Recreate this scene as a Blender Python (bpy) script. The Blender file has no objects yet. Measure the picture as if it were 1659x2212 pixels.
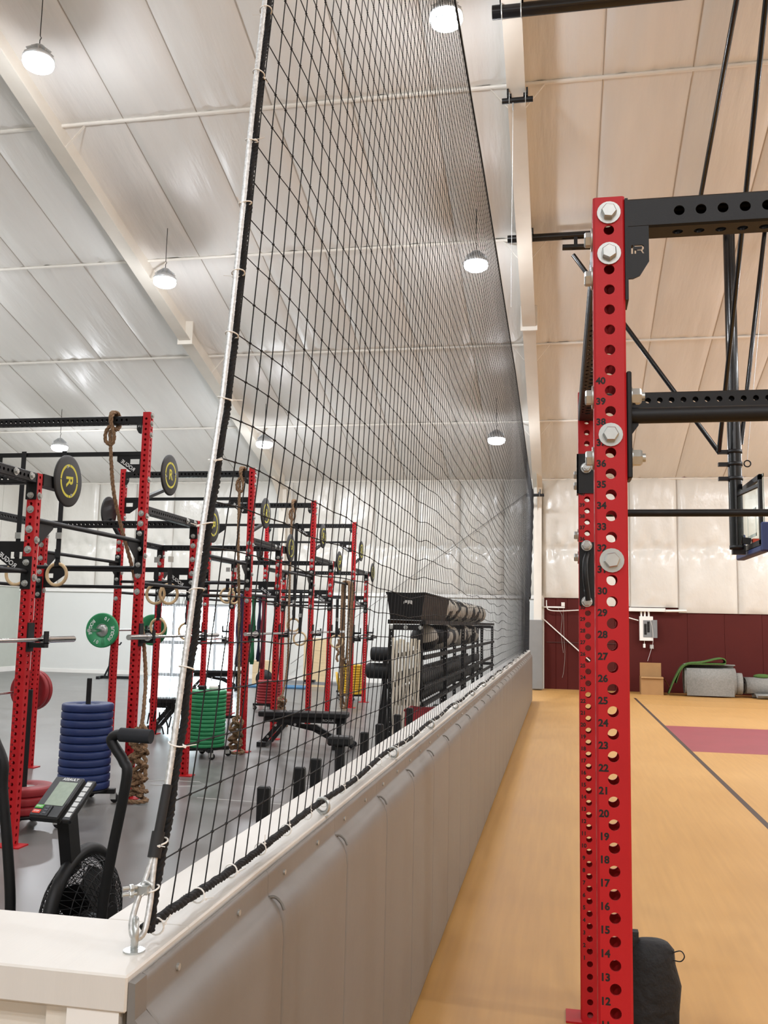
import bpy, math, random
from mathutils import Vector, Matrix, noise
random.seed(7)
SC = bpy.context.scene
COL = SC.collection

# ---------------------------------------------------------------- camera
F_PX, YAW, PITCH, ROLL, EYE = 1965.0, 0.1925, 0.1209, 0.02135, 1.646
cy, sy, cp, sp = math.cos(YAW), math.sin(YAW), math.cos(PITCH), math.sin(PITCH)
fwd = Vector((-sy * cp, cy * cp, sp)); rgt = Vector((cy, sy, 0)); upv = rgt.cross(fwd)
cr, sr = math.cos(ROLL), math.sin(ROLL)
cam_r = cr * rgt + sr * upv; cam_u = -sr * rgt + cr * upv
cd = bpy.data.cameras.new('camera'); cam = bpy.data.objects.new('camera', cd); COL.objects.link(cam)
cd.sensor_fit = 'VERTICAL'; cd.sensor_height = 36.0; cd.sensor_width = 27.0
cd.lens = F_PX / 2212.0 * 36.0; cd.clip_start = 0.02; cd.clip_end = 200
cam.matrix_world = Matrix(((cam_r.x, cam_u.x, -fwd.x, 0), (cam_r.y, cam_u.y, -fwd.y, 0), (cam_r.z, cam_u.z, -fwd.z, EYE), (0, 0, 0, 1)))
SC.camera = cam

# ---------------------------------------------------------------- world, lights, exposure
vs = SC.view_settings
vs.view_transform = 'Standard'; vs.look = 'None'; vs.gamma = 1.0; vs.use_curve_mapping = False
vs.exposure = 0.02
SC.cycles.max_bounces = 10; SC.cycles.diffuse_bounces = 6; SC.cycles.glossy_bounces = 4
SC.cycles.sample_clamp_indirect = 6.0
W = bpy.data.worlds.new('daylight'); SC.world = W; W.use_nodes = True
nt = W.node_tree; bg = nt.nodes['Background']
bg.inputs['Color'].default_value = (0.80, 0.90, 1.0, 1); bg.inputs['Strength'].default_value = 26.0
LAMP_W = 150.0; LAMP_SIDE_W = 75.0   # one high-bay lamp: downward and sideways glow

# ---------------------------------------------------------------- materials
def lin(c):
    if isinstance(c, str):
        c = [int(c[i:i + 2], 16) / 255 for i in (0, 2, 4)]
    return tuple((v / 12.92 if v <= 0.04045 else ((v + 0.055) / 1.055) ** 2.4) for v in c) + (1.0,)
MATS = {}
def mat(name, col, rough=0.5, metal=0.0, var=0.06, vscale=6.0, bump=0.0, bscale=40.0, stretch=(1, 1, 1), spec=0.5, dist=0.02, emit=None):
    if name in MATS: return MATS[name]
    m = bpy.data.materials.new(name); m.use_nodes = True
    n = m.node_tree.nodes; l = m.node_tree.links; b = n['Principled BSDF']
    c = lin(col)
    b.inputs['Roughness'].default_value = rough; b.inputs['Metallic'].default_value = metal
    b.inputs['Specular IOR Level'].default_value = spec
    tc = n.new('ShaderNodeTexCoord'); mp = n.new('ShaderNodeMapping'); mp.inputs['Scale'].default_value = stretch
    l.new(tc.outputs['Object'], mp.inputs['Vector'])
    if var > 0:
        nz = n.new('ShaderNodeTexNoise'); nz.inputs['Scale'].default_value = vscale; nz.inputs['Detail'].default_value = 3
        l.new(mp.outputs['Vector'], nz.inputs['Vector'])
        rp = n.new('ShaderNodeValToRGB')
        rp.color_ramp.elements[0].position = 0.3; rp.color_ramp.elements[1].position = 0.7
        rp.color_ramp.elements[0].color = tuple(v * (1 - var) for v in c[:3]) + (1,)
        rp.color_ramp.elements[1].color = tuple(min(1, v * (1 + var)) for v in c[:3]) + (1,)
        l.new(nz.outputs['Fac'], rp.inputs['Fac']); l.new(rp.outputs['Color'], b.inputs['Base Color'])
    else:
        b.inputs['Base Color'].default_value = c
    if bump > 0:
        nb = n.new('ShaderNodeTexNoise'); nb.inputs['Scale'].default_value = bscale; nb.inputs['Detail'].default_value = 4
        l.new(mp.outputs['Vector'], nb.inputs['Vector'])
        bp = n.new('ShaderNodeBump'); bp.inputs['Strength'].default_value = bump; bp.inputs['Distance'].default_value = dist
        l.new(nb.outputs['Fac'], bp.inputs['Height']); l.new(bp.outputs['Normal'], b.inputs['Normal'])
    if emit:
        b.inputs['Emission Color'].default_value = lin(emit[0]); b.inputs['Emission Strength'].default_value = emit[1]
    MATS[name] = m
    return m
RED = mat('red_powder_coat', 'B2181F', 0.5, var=0.05, vscale=5, bump=0.08, bscale=300, dist=0.002, spec=0.3)
BLACK = mat('black_powder_coat', '0C0C0E', 0.5, var=0.15, vscale=9, bump=0.1, bscale=350, dist=0.002, spec=0.35)
BLACKGLOSS = mat('black_gloss_pipe', '0B0B0D', 0.18, var=0.1)
ZINC = mat('zinc_plated_steel', 'B9BCBA', 0.30, 0.6, var=0.08, vscale=30)
CHROME = mat('chrome', 'D8DADC', 0.15, 1.0, var=0.03)
WHITE = mat('white_paint', 'E9E7E2', 0.5, var=0.02, vscale=3)
STEELWHITE = mat('cream_steel_frame', 'D6D0C5', 0.45, var=0.03, vscale=3)
LINER = mat('white_vinyl_liner', 'E2E0DC', 0.37, var=0.03, vscale=1.2, bump=0.5, bscale=2.2, stretch=(3.2, 0.5, 1), dist=0.03)
WLINER = mat('white_vinyl_wall_liner', 'D6D3CB', 0.24, var=0.02, vscale=1.5, bump=0.5, bscale=1.6, stretch=(2.0, 1, 1.2), dist=0.05)
VINYLGREY = mat('grey_vinyl_pad', '797570', 0.45, var=0.03, vscale=3, bump=0.12, bscale=6, dist=0.02)
ROPEBLK = mat('black_twine', '121214', 0.85, var=0.1)
WIRE = mat('galvanised_wire_rope', 'C6C7C6', 0.4, 0.5, var=0.25, vscale=160)
INK = mat('black_number_print', '140C0C', 0.7, var=0.0)
MAROON = mat('maroon_metal_cladding', '4E1814', 0.6, var=0.05, vscale=1.5, spec=0.2)

# ---------------------------------------------------------------- mesh helpers
def link(o, parent=None):
    COL.objects.link(o)
    if parent is not None: o.parent = parent
    return o
def tag(o, label=None, cat=None, group=None, kind=None):
    if label: o['label'] = label
    if cat: o['category'] = cat
    if group: o['group'] = group
    if kind: o['kind'] = kind
    return o
def empty(name, loc=(0, 0, 0), rz=0.0, label=None, cat=None, group=None):
    o = bpy.data.objects.new(name, None); o.empty_display_size = 0.1
    o.location = loc; o.rotation_euler = (0, 0, rz); link(o)
    return tag(o, label, cat, group)
def frame_of(d):
    d = Vector(d).normalized()
    a = Vector((0, 0, 1)) if abs(d.z) < 0.95 else Vector((1, 0, 0))
    u = a.cross(d).normalized(); return d, u, d.cross(u)
class MB:
    def __init__(s): s.v = []; s.f = []; s.sm = []
    def add(s, vs_, fs_, smooth=False):
        o = len(s.v); s.v.extend(tuple(p) for p in vs_)
        for f in fs_: s.f.append(tuple(i + o for i in f)); s.sm.append(smooth)
        return s
    def box(s, c, d, R=None):
        hx, hy, hz = d[0] / 2, d[1] / 2, d[2] / 2
        p = [Vector((x, y, z)) for z in (-hz, hz) for y in (-hy, hy) for x in (-hx, hx)]
        if R is not None: p = [R @ q for q in p]
        c = Vector(c); p = [q + c for q in p]
        return s.add(p, [(0, 2, 3, 1), (4, 5, 7, 6), (0, 1, 5, 4), (2, 6, 7, 3), (0, 4, 6, 2), (1, 3, 7, 5)])
    def bx(s, x0, x1, y0, y1, z0, z1):
        return s.box(((x0 + x1) / 2, (y0 + y1) / 2, (z0 + z1) / 2), (abs(x1 - x0), abs(y1 - y0), abs(z1 - z0)))
    def cbox(s, x0, x1, y0, y1, z0, z1, b=0.005):
        """box with chamfered edges along all three axes"""
        X, Y, Z = (x0, x1), (y0, y1), (z0, z1); vs_ = []; idx = {}
        for i in (0, 1):
            for j in (0, 1):
                for k in (0, 1):
                    sx, sy_, sz = (1 if i == 0 else -1), (1 if j == 0 else -1), (1 if k == 0 else -1)
                    for a in range(3):
                        p = [X[i] + sx * b, Y[j] + sy_ * b, Z[k] + sz * b]
                        p[a] = (X[i], Y[j], Z[k])[a]
                        idx[(i, j, k, a)] = len(vs_); vs_.append(p)
        fs = []
        for i in (0, 1):
            q = [idx[(i, j, k, 0)] for j, k in ((0, 0), (1, 0), (1, 1), (0, 1))]; fs.append(q if i else q[::-1])
            q = [idx[(j, i, k, 1)] for j, k in ((0, 0), (1, 0), (1, 1), (0, 1))]; fs.append(q[::-1] if i else q)
            q = [idx[(j, k, i, 2)] for j, k in ((0, 0), (1, 0), (1, 1), (0, 1))]; fs.append(q if i else q[::-1])
        for j in (0, 1):
            for k in (0, 1):
                fs.append([idx[(0, j, k, 1)], idx[(1, j, k, 1)], idx[(1, j, k, 2)], idx[(0, j, k, 2)]])
                fs.append([idx[(j, 0, k, 0)], idx[(j, 1, k, 0)], idx[(j, 1, k, 2)], idx[(j, 0, k, 2)]])
                fs.append([idx[(j, k, 0, 0)], idx[(j, k, 1, 0)], idx[(j, k, 1, 1)], idx[(j, k, 0, 1)]])
                for i in (0, 1):
                    pass
        for i in (0, 1):
            for j in (0, 1):
                for k in (0, 1): fs.append([idx[(i, j, k, a)] for a in range(3)])
        return s.add(vs_, fs)
    def bar(s, p0, p1, w, h=None, roll=0.0):
        h = h or w; p0, p1 = Vector(p0), Vector(p1); d, u, v = frame_of(p1 - p0)
        if roll: u, v = u * math.cos(roll) + v * math.sin(roll), v * math.cos(roll) - u * math.sin(roll)
        q = []
        for p in (p0, p1):
            for a, b in ((-1, -1), (1, -1), (1, 1), (-1, 1)): q.append(p + u * (a * w / 2) + v * (b * h / 2))
        return s.add(q, [(3, 2, 1, 0), (4, 5, 6, 7)] + [(i, (i + 1) % 4, 4 + (i + 1) % 4, 4 + i) for i in range(4)])
    def tube(s, p0, p1, r, n=12, r1=None, caps=True):
        r1 = r if r1 is None else r1; p0, p1 = Vector(p0), Vector(p1); d, u, v = frame_of(p1 - p0); q = []
        for p, rr in ((p0, r), (p1, r1)):
            for k in range(n):
                a = 2 * math.pi * k / n; q.append(p + (u * math.cos(a) + v * math.sin(a)) * rr)
        s.add(q, [(i, (i + 1) % n, n + (i + 1) % n, n + i) for i in range(n)], n > 6)
        if caps: s.add(q, [tuple(range(n))[::-1], tuple(range(n, 2 * n))])
        return s
    def path(s, pts, r, n=8, closed=False, caps=True, rad=None):
        pts = [Vector(p) for p in pts]; m = len(pts); q = []
        u = None
        for i, p in enumerate(pts):
            a = pts[(i - 1) % m] if (closed or i > 0) else p; b = pts[(i + 1) % m] if (closed or i < m - 1) else p
            d = (b - a); d = d.normalized() if d.length > 1e-9 else Vector((0, 0, 1))
            if u is None: _, u, _ = frame_of(d)
            u = (u - d * u.dot(d)); u = u.normalized() if u.length > 1e-6 else frame_of(d)[1]
            v = d.cross(u); rr = rad[i] if rad else r
            for k in range(n):
                t = 2 * math.pi * k / n; q.append(p + (u * math.cos(t) + v * math.sin(t)) * rr)
        fs = []
        for i in range(m if closed else m - 1):
            j = (i + 1) % m
            for k in range(n): fs.append((i * n + k, i * n + (k + 1) % n, j * n + (k + 1) % n, j * n + k))
        s.add(q, fs, True)
        if caps and not closed: s.add(q, [tuple(range(n))[::-1], tuple(range((m - 1) * n, m * n))])
        return s
    def lathe(s, prof, n=24, c=(0, 0, 0), axis='Z', smooth=True, cap=True):
        """prof = [(r, h)]; revolve about an axis through c"""
        q = []; c = Vector(c)
        for r, h in prof:
            for k in range(n):
                a = 2 * math.pi * k / n; x, y = r * math.cos(a), r * math.sin(a)
                q.append(c + Vector({'Z': (x, y, h), 'X': (h, x, y), 'Y': (y, h, x)}[axis]))
        fs = [(i * n + k, i * n + (k + 1) % n, (i + 1) * n + (k + 1) % n, (i + 1) * n + k) for i in range(len(prof) - 1) for k in range(n)]
        s.add(q, fs, smooth)
        if cap: s.add(q, [tuple(range(n))[::-1], tuple(range((len(prof) - 1) * n, len(prof) * n))])
        return s
    def sphere(s, c, r, nu=16, nv=10, sc=(1, 1, 1)):
        pr = [(r * math.sin(math.pi * i / nv), -r * math.cos(math.pi * i / nv)) for i in range(1, nv)]
        o = len(s.v); s.lathe(pr, nu)
        for i in range(o, len(s.v)):
            x, y, z = s.v[i]; s.v[i] = (x * sc[0] + c[0], y * sc[1] + c[1], z * sc[2] + c[2])
        return s
    def extrude(s, poly, h0, h1, plane='XZ'):
        """closed polygon extruded along the missing axis"""
        n = len(poly); mk = {'XZ': lambda a, b, h: (a, h, b), 'YZ': lambda a, b, h: (h, a, b), 'XY': lambda a, b, h: (a, b, h)}[plane]
        q = [mk(a, b, h0) for a, b in poly] + [mk(a, b, h1) for a, b in poly]
        return s.add(q, [tuple(range(n)), tuple(range(n, 2 * n))[::-1]] + [(i, n + i, n + (i + 1) % n, (i + 1) % n) for i in range(n)])
    def torus(s, c, R, r, axis='Z', n=24, m=8):
        pts = []
        for k in range(n):
            a = 2 * math.pi * k / n; x, y = R * math.cos(a), R * math.sin(a)
            pts.append(Vector(c) + Vector({'Z': (x, y, 0), 'X': (0, x, y), 'Y': (x, 0, y)}[axis]))
        return s.path(pts, r, m, closed=True)
    def hexbolt(s, c, d, head=0.019, hh=0.016, washer=0.0285, wt=0.004, stub=0.0):
        """bolt head + washer at c, pointing along d"""
        d = Vector(d).normalized(); c = Vector(c)
        if washer: s.tube(c, c + d * wt, washer, 20)
        s.tube(c + d * wt, c + d * (wt + hh * 0.8), head, 6); s.tube(c + d * (wt + hh * 0.8), c + d * (wt + hh), head, 6, head * 0.86)
        if stub: s.tube(c + d * (wt + hh), c + d * (wt + hh + stub), head * 0.5, 10)
        return s
    def mesh(s, name, m):
        me = bpy.data.meshes.new(name); me.from_pydata(s.v, [], s.f); me.polygons.foreach_set('use_smooth', s.sm)
        if m is not None: me.materials.append(m)
        me.update(); return me
    def build(s, name, m, parent=None, loc=None, rot=None):
        o = bpy.data.objects.new(name, s.mesh(name, m)); link(o, parent)
        if loc is not None: o.location = loc
        if rot is not None: o.rotation_euler = rot
        return o
def inst(name, me, parent=None, loc=(0, 0, 0), rot=(0, 0, 0)):
    o = bpy.data.objects.new(name, me); link(o, parent); o.location = loc; o.rotation_euler = rot; return o
def copy_tree(o, parent=None):
    c = o.copy(); COL.objects.link(c); c.parent = parent
    for ch in list(o.children): copy_tree(ch, c)
    return c
def thing1(name, mb, m, label, cat, group=None, loc=None, rot=None):
    return tag(mb.build(name, m, None, loc, rot), label, cat, group)
_txt = {}
def text_mesh(txt, size, depth, m, bold=0.0, key=None):
    """a word as a mesh in the XZ plane facing -Y, centred"""
    k = (txt, size, depth, m.name, bold)
    if k in _txt: return _txt[k]
    cu = bpy.data.curves.new('text', 'FONT'); cu.body = txt; cu.size = size; cu.extrude = depth; cu.offset = bold
    cu.align_x = 'CENTER'; cu.align_y = 'CENTER'; cu.resolution_u = 3
    o = bpy.data.objects.new('text', cu); COL.objects.link(o)
    dg = bpy.context.evaluated_depsgraph_get(); me = bpy.data.meshes.new_from_object(o.evaluated_get(dg))
    bpy.data.objects.remove(o); bpy.data.curves.remove(cu)
    me.transform(Matrix.Rotation(math.pi / 2, 4, 'X')); me.materials.clear(); me.materials.append(m); _txt[k] = me
    return me
def mesh_into(mb, me, M):
    o = len(mb.v); mb.v.extend(tuple(M @ v.co) for v in me.vertices)
    for p in me.polygons: mb.f.append(tuple(i + o for i in p.vertices)); mb.sm.append(False)
def cut_plate(outer, holes, depth, m, name='plate'):
    """flat plate in the XZ plane with real cut-outs, thickness 2*depth about Y=0"""
    cu = bpy.data.curves.new('c', 'CURVE'); cu.dimensions = '2D'; cu.fill_mode = 'BOTH'; cu.extrude = depth
    for poly in [outer] + holes:
        sp_ = cu.splines.new('POLY'); sp_.points.add(len(poly) - 1); sp_.use_cyclic_u = True
        for i, (a, b) in enumerate(poly): sp_.points[i].co = (a, b, 0, 1)
    o = bpy.data.objects.new('c', cu); COL.objects.link(o); dg = bpy.context.evaluated_depsgraph_get()
    me = bpy.data.meshes.new_from_object(o.evaluated_get(dg)); bpy.data.objects.remove(o); bpy.data.curves.remove(cu)
    me.transform(Matrix.Rotation(math.pi / 2, 4, 'X')); me.materials.clear(); me.materials.append(m); me.name = name
    return me
def circ(cx, cz, r, n=16): return [(cx + r * math.cos(2 * math.pi * k / n), cz + r * math.sin(2 * math.pi * k / n)) for k in range(n)]
def perf_tube(L, w, hole_r, pitch, z0, seg=8, faces='XY', t=0.005, cap=True, zmin=0.0, zmax=None, w2=None, ends=True):
    """square steel tube along +Z with rows of real through holes; faces: which axes carry holes"""
    mb = MB(); h = w / 2; h2 = (w2 or w) / 2; ch = 0.005
    zs = []; z = z0
    while z - pitch / 2 < zmin: z += pitch
    while z + pitch / 2 <= (zmax or L): zs.append(z); z += pitch
    za, zb = (zs[0] - pitch / 2, zs[-1] + pitch / 2) if zs else (0, L)
    for nrm, tan, half, dist, hasH in (((0, -1), (1, 0), h, h2, 'Y' in faces), ((0, 1), (-1, 0), h, h2, 'Y' in faces), ((1, 0), (0, 1), h2, h, 'X' in faces), ((-1, 0), (0, -1), h2, h, 'X' in faces)):
        def P(a, z, d=0.0): return (tan[0] * a + nrm[0] * (dist - d), tan[1] * a + nrm[1] * (dist - d), z)
        e = half - ch
        if not hasH or not zs:
            mb.add([P(-e, 0), P(e, 0), P(e, L), P(-e, L)], [(0, 1, 2, 3)]); continue
        if za > 0: mb.add([P(-e, 0), P(e, 0), P(e, za), P(-e, za)], [(0, 1, 2, 3)])
        if zb < L: mb.add([P(-e, zb), P(e, zb), P(e, L), P(-e, L)], [(0, 1, 2, 3)])
        q = min(pitch / 2, e)
        if e > q:
            mb.add([P(-e, za), P(-q, za), P(-q, zb), P(-e, zb), P(q, za), P(e, za), P(e, zb), P(q, zb)], [(0, 1, 2, 3), (4, 5, 6, 7)])
        for zc in zs:
            vs_ = []
            for k in range(seg):
                a = 2 * math.pi * k / seg; c, s_ = math.cos(a), math.sin(a); mm = max(abs(c), abs(s_))
                vs_ += [P(q * c / mm, zc + pitch / 2 * s_ / mm), P(hole_r * c, zc + hole_r * s_), P(hole_r * c, zc + hole_r * s_, t)]
            fs = []
            for k in range(seg):
                j = (k + 1) % seg
                fs += [(3 * k, 3 * j, 3 * j + 1, 3 * k + 1), (3 * k + 1, 3 * j + 1, 3 * j + 2, 3 * k + 2)]
            mb.add(vs_, fs)
    for sx, sy_ in ((1, 1), (1, -1), (-1, 1), (-1, -1)):
        mb.add([(sx * h, sy_ * (h2 - ch), 0), (sx * (h - ch), sy_ * h2, 0), (sx * (h - ch), sy_ * h2, L), (sx * h, sy_ * (h2 - ch), L)], [(0, 1, 2, 3)])
    if ends:
        oc = [(h, h2 - ch), (h - ch, h2), (-h + ch, h2), (-h, h2 - ch), (-h, -h2 + ch), (-h + ch, -h2), (h - ch, -h2), (h, -h2 + ch)]
        for z in (0, L): mb.add([(a, b, z) for a, b in oc], [tuple(range(8))])
    return mb
def rope_path(pts, r, turns_per_m, strands=3, step=0.02, n=5):
    """laid rope: strands twisted about a polyline"""
    mb = MB(); P = [Vector(p) for p in pts]; res = []; 
    for i in range(len(P) - 1):
        L = (P[i + 1] - P[i]).length; m = max(1, int(L / step))
        for k in range(m): res.append(P[i].lerp(P[i + 1], k / m))
    res.append(P[-1])
    fr = []; u = None; s_ = 0.0
    for i, p in enumerate(res):
        d = (res[min(i + 1, len(res) - 1)] - res[max(i - 1, 0)]).normalized()
        if u is None: u = frame_of(d)[1]
        u = (u - d * u.dot(d)).normalized(); fr.append((p, u.copy(), d.cross(u), s_))
        if i < len(res) - 1: s_ += (res[i + 1] - p).length
    for k in range(strands):
        ph = 2 * math.pi * k / strands
        mb.path([p + (u_ * math.cos(ph + 2 * math.pi * turns_per_m * t) + v_ * math.sin(ph + 2 * math.pi * turns_per_m * t)) * (r * 0.5) for p, u_, v_, t in fr], r * 0.56, n)
    return mb
def smooth_pts(pts, n=6):
    """Catmull-Rom through pts"""
    P = [Vector(p) for p in pts]; out = []
    for i in range(len(P) - 1):
        a, b, c, d = P[max(i - 1, 0)], P[i], P[i + 1], P[min(i + 2, len(P) - 1)]
        for k in range(n):
            t = k / n; out.append(0.5 * ((2 * b) + (c - a) * t + (2 * a - 5 * b + 4 * c - d) * t * t + (3 * b - a - 3 * c + d) * t ** 3))
    out.append(P[-1]); return out

# ---------------------------------------------------------------- the hall: floors
YF, YB, XL, XR = 24.8, -20.0, -15.9, 14.0      # far wall, back wall, left wall, right wall
SLOPE, ZE = 0.29, 5.62
def zc(Y): return ZE + SLOPE * (YF - Y) if Y > 0 else ZE + SLOPE * (YF + Y)
def floor_mat(name, cols, rough, scale, wear, planks=False, rvar=0.1):
    m = bpy.data.materials.new(name); m.use_nodes = True; n = m.node_tree.nodes; l = m.node_tree.links; b = n['Principled BSDF']
    tc = n.new('ShaderNodeTexCoord'); mp = n.new('ShaderNodeMapping'); l.new(tc.outputs['Object'], mp.inputs['Vector'])
    mp.inputs['Scale'].default_value = (1, 1, 1)
    nz = n.new('ShaderNodeTexNoise'); nz.inputs['Scale'].default_value = scale; nz.inputs['Detail'].default_value = 6; nz.inputs['Roughness'].default_value = 0.6
    l.new(mp.outputs['Vector'], nz.inputs['Vector'])
    rp = n.new('ShaderNodeValToRGB'); rp.color_ramp.elements[0].position = 0.32; rp.color_ramp.elements[1].position = 0.68
    rp.color_ramp.elements[0].color = lin(cols[0]); rp.color_ramp.elements[1].color = lin(cols[1])
    l.new(nz.outputs['Fac'], rp.inputs['Fac']); out = rp.outputs['Color']
    if planks:
        m2 = n.new('ShaderNodeMapping'); m2.inputs['Scale'].default_value = (26, 1.2, 1); l.new(tc.outputs['Object'], m2.inputs['Vector'])
        n2 = n.new('ShaderNodeTexNoise'); n2.inputs['Scale'].default_value = 1.0; n2.inputs['Detail'].default_value = 5; l.new(m2.outputs['Vector'], n2.inputs['Vector'])
        mx = n.new('ShaderNodeMix'); mx.data_type = 'RGBA'; mx.blend_type = 'MULTIPLY'; mx.inputs[0].default_value = 0.22
        l.new(out, mx.inputs[6]); l.new(n2.outputs['Fac'], mx.inputs[7]); out = mx.outputs[2]
    l.new(out, b.inputs['Base Color'])
    r2 = n.new('ShaderNodeMapRange'); r2.inputs['To Min'].default_value = rough - rvar; r2.inputs['To Max'].default_value = rough + rvar
    l.new(nz.outputs['Fac'], r2.inputs['Value']); l.new(r2.outputs['Result'], b.inputs['Roughness'])
    MATS[name] = m; return m
GYMFLOOR = floor_mat('grey_rubber_floor', ('62605E', '6F6D6B'), 0.34, 1.1, 0)
COURT = floor_mat('tan_court_floor', ('C0904F', 'CA9C5D'), 0.5, 0.5, 0, planks=True)
g = MB().bx(XL, -0.72, YB, YF + .18, -0.2, 0).build('floor', GYMFLOOR); tag(g, 'smooth grey gym floor left of the padded half wall', kind='structure')
c_ = MB().bx(-0.72, XR, YB, YF + .18, -0.2, 0).build('floor', COURT); tag(c_, 'tan wood-look sports court floor with dark lines', kind='structure')
LINEBLK = mat('court_line_paint', '3B2A22', 0.5, var=0.05); KEYRED = mat('court_key_paint', '8E3B45', 0.45, var=0.06, vscale=2)
SEAML = mat('floor_seam', '8A6A45', 0.6, var=0.0)
CHALK = mat('chalk_mark', 'B9B8B5', 0.9, var=0.0)
for P_ in ([(-4.25, 8.75), (-4.0, 8.95), (-3.6, 8.98), (-3.45, 8.8), (-3.7, 8.68), (-4.0, 8.7)], [(-3.1, 8.9), (-2.7, 8.85), (-2.5, 9.1), (-2.15, 9.25), (-1.9, 9.2)], [(-3.3, 8.2), (-2.6, 8.15), (-2.0, 8.1)]):
    MB().path([(a, b, .0005) for a, b in P_], .004, 4).build('chalk_mark', CHALK, g)
MB().bx(1.70, 1.755, -4, 22.62, -0.001, 0.0012).build('court_line', LINEBLK, c_)
MB().bx(1.76, 9.0, 22.47, 22.485, -0.001, 0.001).build('court_line', SEAML, c_)
MB().bx(1.76, 9.0, 20.85, 20.865, -0.001, 0.001).build('court_line', SEAML, c_)
MB().bx(1.757, 7.5, 13.2, 16.5, -0.001, 0.0012).build('painted_key', KEYRED, c_)
MB().bx(7.5, 7.55, 13.2, 16.5, -0.001, 0.0013).build('court_line', LINEBLK, c_)

# ---------------------------------------------------------------- ceiling: liner, straps, rafters
roof = MB()
roof.add([(XL, YF, ZE + .12), (XR, YF, ZE + .12), (XR, 0, zc(0.001) + .12), (XL, 0, zc(0.001) + .12), (XL, YB, zc(YB) + .12), (XR, YB, zc(YB) + .12)], [(0, 1, 2, 3), (3, 2, 5, 4)])
roof = tag(roof.build('ceiling', LINER), 'sloping white vinyl insulation liner under the roof', kind='structure')
ROWS = [YF - 3.155 * k for k in range(8)]
SEAMS = [-15.9, -15.0, -13.8, -12.6, -11.4, -10.2, -9.0, -7.8, -6.6, -5.4, -4.2, -3.0, -1.8, -0.6, 0.6, 1.8, 3.0, 4.2, 5.4, 6.6, 7.8]
for r in range(7):
    ya, yb = ROWS[r], ROWS[r + 1]
    for ci in range(len(SEAMS) - 1):
        xa, xb = SEAMS[ci], SEAMS[ci + 1]; nu, nv = 16, 12; q = []; sd = r * 31.7 + ci * 7.3
        for j in range(nv + 1):
            v = j / nv; y = ya + (yb - ya) * v
            for i in range(nu + 1):
                u = i / nu; x = xa + (xb - xa) * u
                pil = (1 - (2 * u - 1) ** 2) ** 0.5 * (1 - (2 * v - 1) ** 6)
                wr = noise.noise(Vector((x * 3.0 + sd, y * 0.5, sd))) * 0.018 * (1 - (2 * u - 1) ** 4)
                gath = (math.sin(u * 22 + sd) + .7 * math.sin(u * 37 + sd * 2)) * 0.008 * (abs(2 * v - 1) ** 3)
                q.append((x, y, zc(y) - 0.055 * pil + wr + gath - 0.005))
        fs = [(j * (nu + 1) + i, j * (nu + 1) + i + 1, (j + 1) * (nu + 1) + i + 1, (j + 1) * (nu + 1) + i) for j in range(nv) for i in range(nu)]
        MB().add(q, fs, True).build('liner_panel', LINER, roof)
STRAP = mat('white_strap', 'E6E2DA', 0.5, var=0.02)
for r in range(8):
    y = ROWS[r]; MB().tube((XL, y, zc(y) - 0.03), (XR, y, zc(y) - 0.03), 0.028, 8).build('purlin_strap', STRAP, roof)
SEAMM = mat('liner_seam_tape', 'AEA69C', 0.5, var=0.05)
for x in SEAMS[1:]:
    MB().bar((x, YF - 0.05, zc(YF - .05) - 0.008), (x, 2.0, zc(2.0) - 0.008), 0.012, 0.010).build('liner_seam', SEAMM, roof)
def ibeam(mb, X, y0, y1, off0, off1, fw=0.25, ft=0.016):
    """rafter along the roof slope, underside off below the liner"""
    a0, a1 = zc(y0), zc(y1)
    for za, zb, t in ((a0 - off0, a1 - off1, 0),):
        mb.bar((X, y0, za), (X, y1, zb), fw, ft)
    mb.add([(X - .006, y0, a0), (X + .006, y0, a0), (X + .006, y0, a0 - off0), (X - .006, y0, a0 - off0), (X - .006, y1, a1), (X + .006, y1, a1), (X + .006, y1, a1 - off1), (X - .006, y1, a1 - off1)],
           [(0, 1, 2, 3), (7, 6, 5, 4), (0, 3, 7, 4), (1, 5, 6, 2)])
n_trim = 0
for X in (-7.64, -0.58, 6.4):
    n_trim += 1
    e = empty('trim_%d' % n_trim, (0, 0, 0)); tag(e, 'cream steel roof frame with column and sloping rafter', kind='structure')
    mb = MB(); ibeam(mb, X, 24.4, 0.2, 0.45, 0.45); mb.build('rafter', STEELWHITE, e)
    cb = MB().bx(X - .10, X + .10, 24.3, 24.32, 0, 5.32).bx(X - .006, X + .006, 24.32, 24.74, 0, 5.4).bx(X - .10, X + .10, 24.72, 24.74, 0, 5.5)
    cb.add([(X - .1, 24.3, 5.32), (X + .1, 24.3, 5.32), (X + .1, 23.8, 5.46), (X - .1, 23.8, 5.46)], [(0, 1, 2, 3)])
    cb.add([(X - .006, 24.4, 5.7), (X - .006, 24.4, 4.6), (X - .006, 23.2, 5.5)], [(0, 1, 2)])
    cb.build('column', STEELWHITE, e)
    for ys in (17.2, 9.0):
        MB().bx(X - .16, X + .16, ys - .02, ys + .02, zc(ys) - .53, zc(ys) - .02).build('splice_plate', STEELWHITE, e)
    for k in range(1, 6):
        y = ROWS[k]
        for s in (-1, 1):
            MB().bar((X + s * 0.08, y - .02, zc(y) - .44), (X + s * 0.38, y + .02, zc(y) - .05), 0.05, 0.006).build('flange_brace', STEELWHITE, e)
GREYPAD = mat('column_pad_grey', '7E7D7A', 0.45, var=0.03)
cp_ = MB().cbox(-0.80, -0.44, 24.10, 24.296, 0.02, 1.80, 0.02).build('column_pad', GREYPAD)
tag(cp_, 'grey vinyl safety pad around the foot of the steel column', 'pad')

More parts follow.
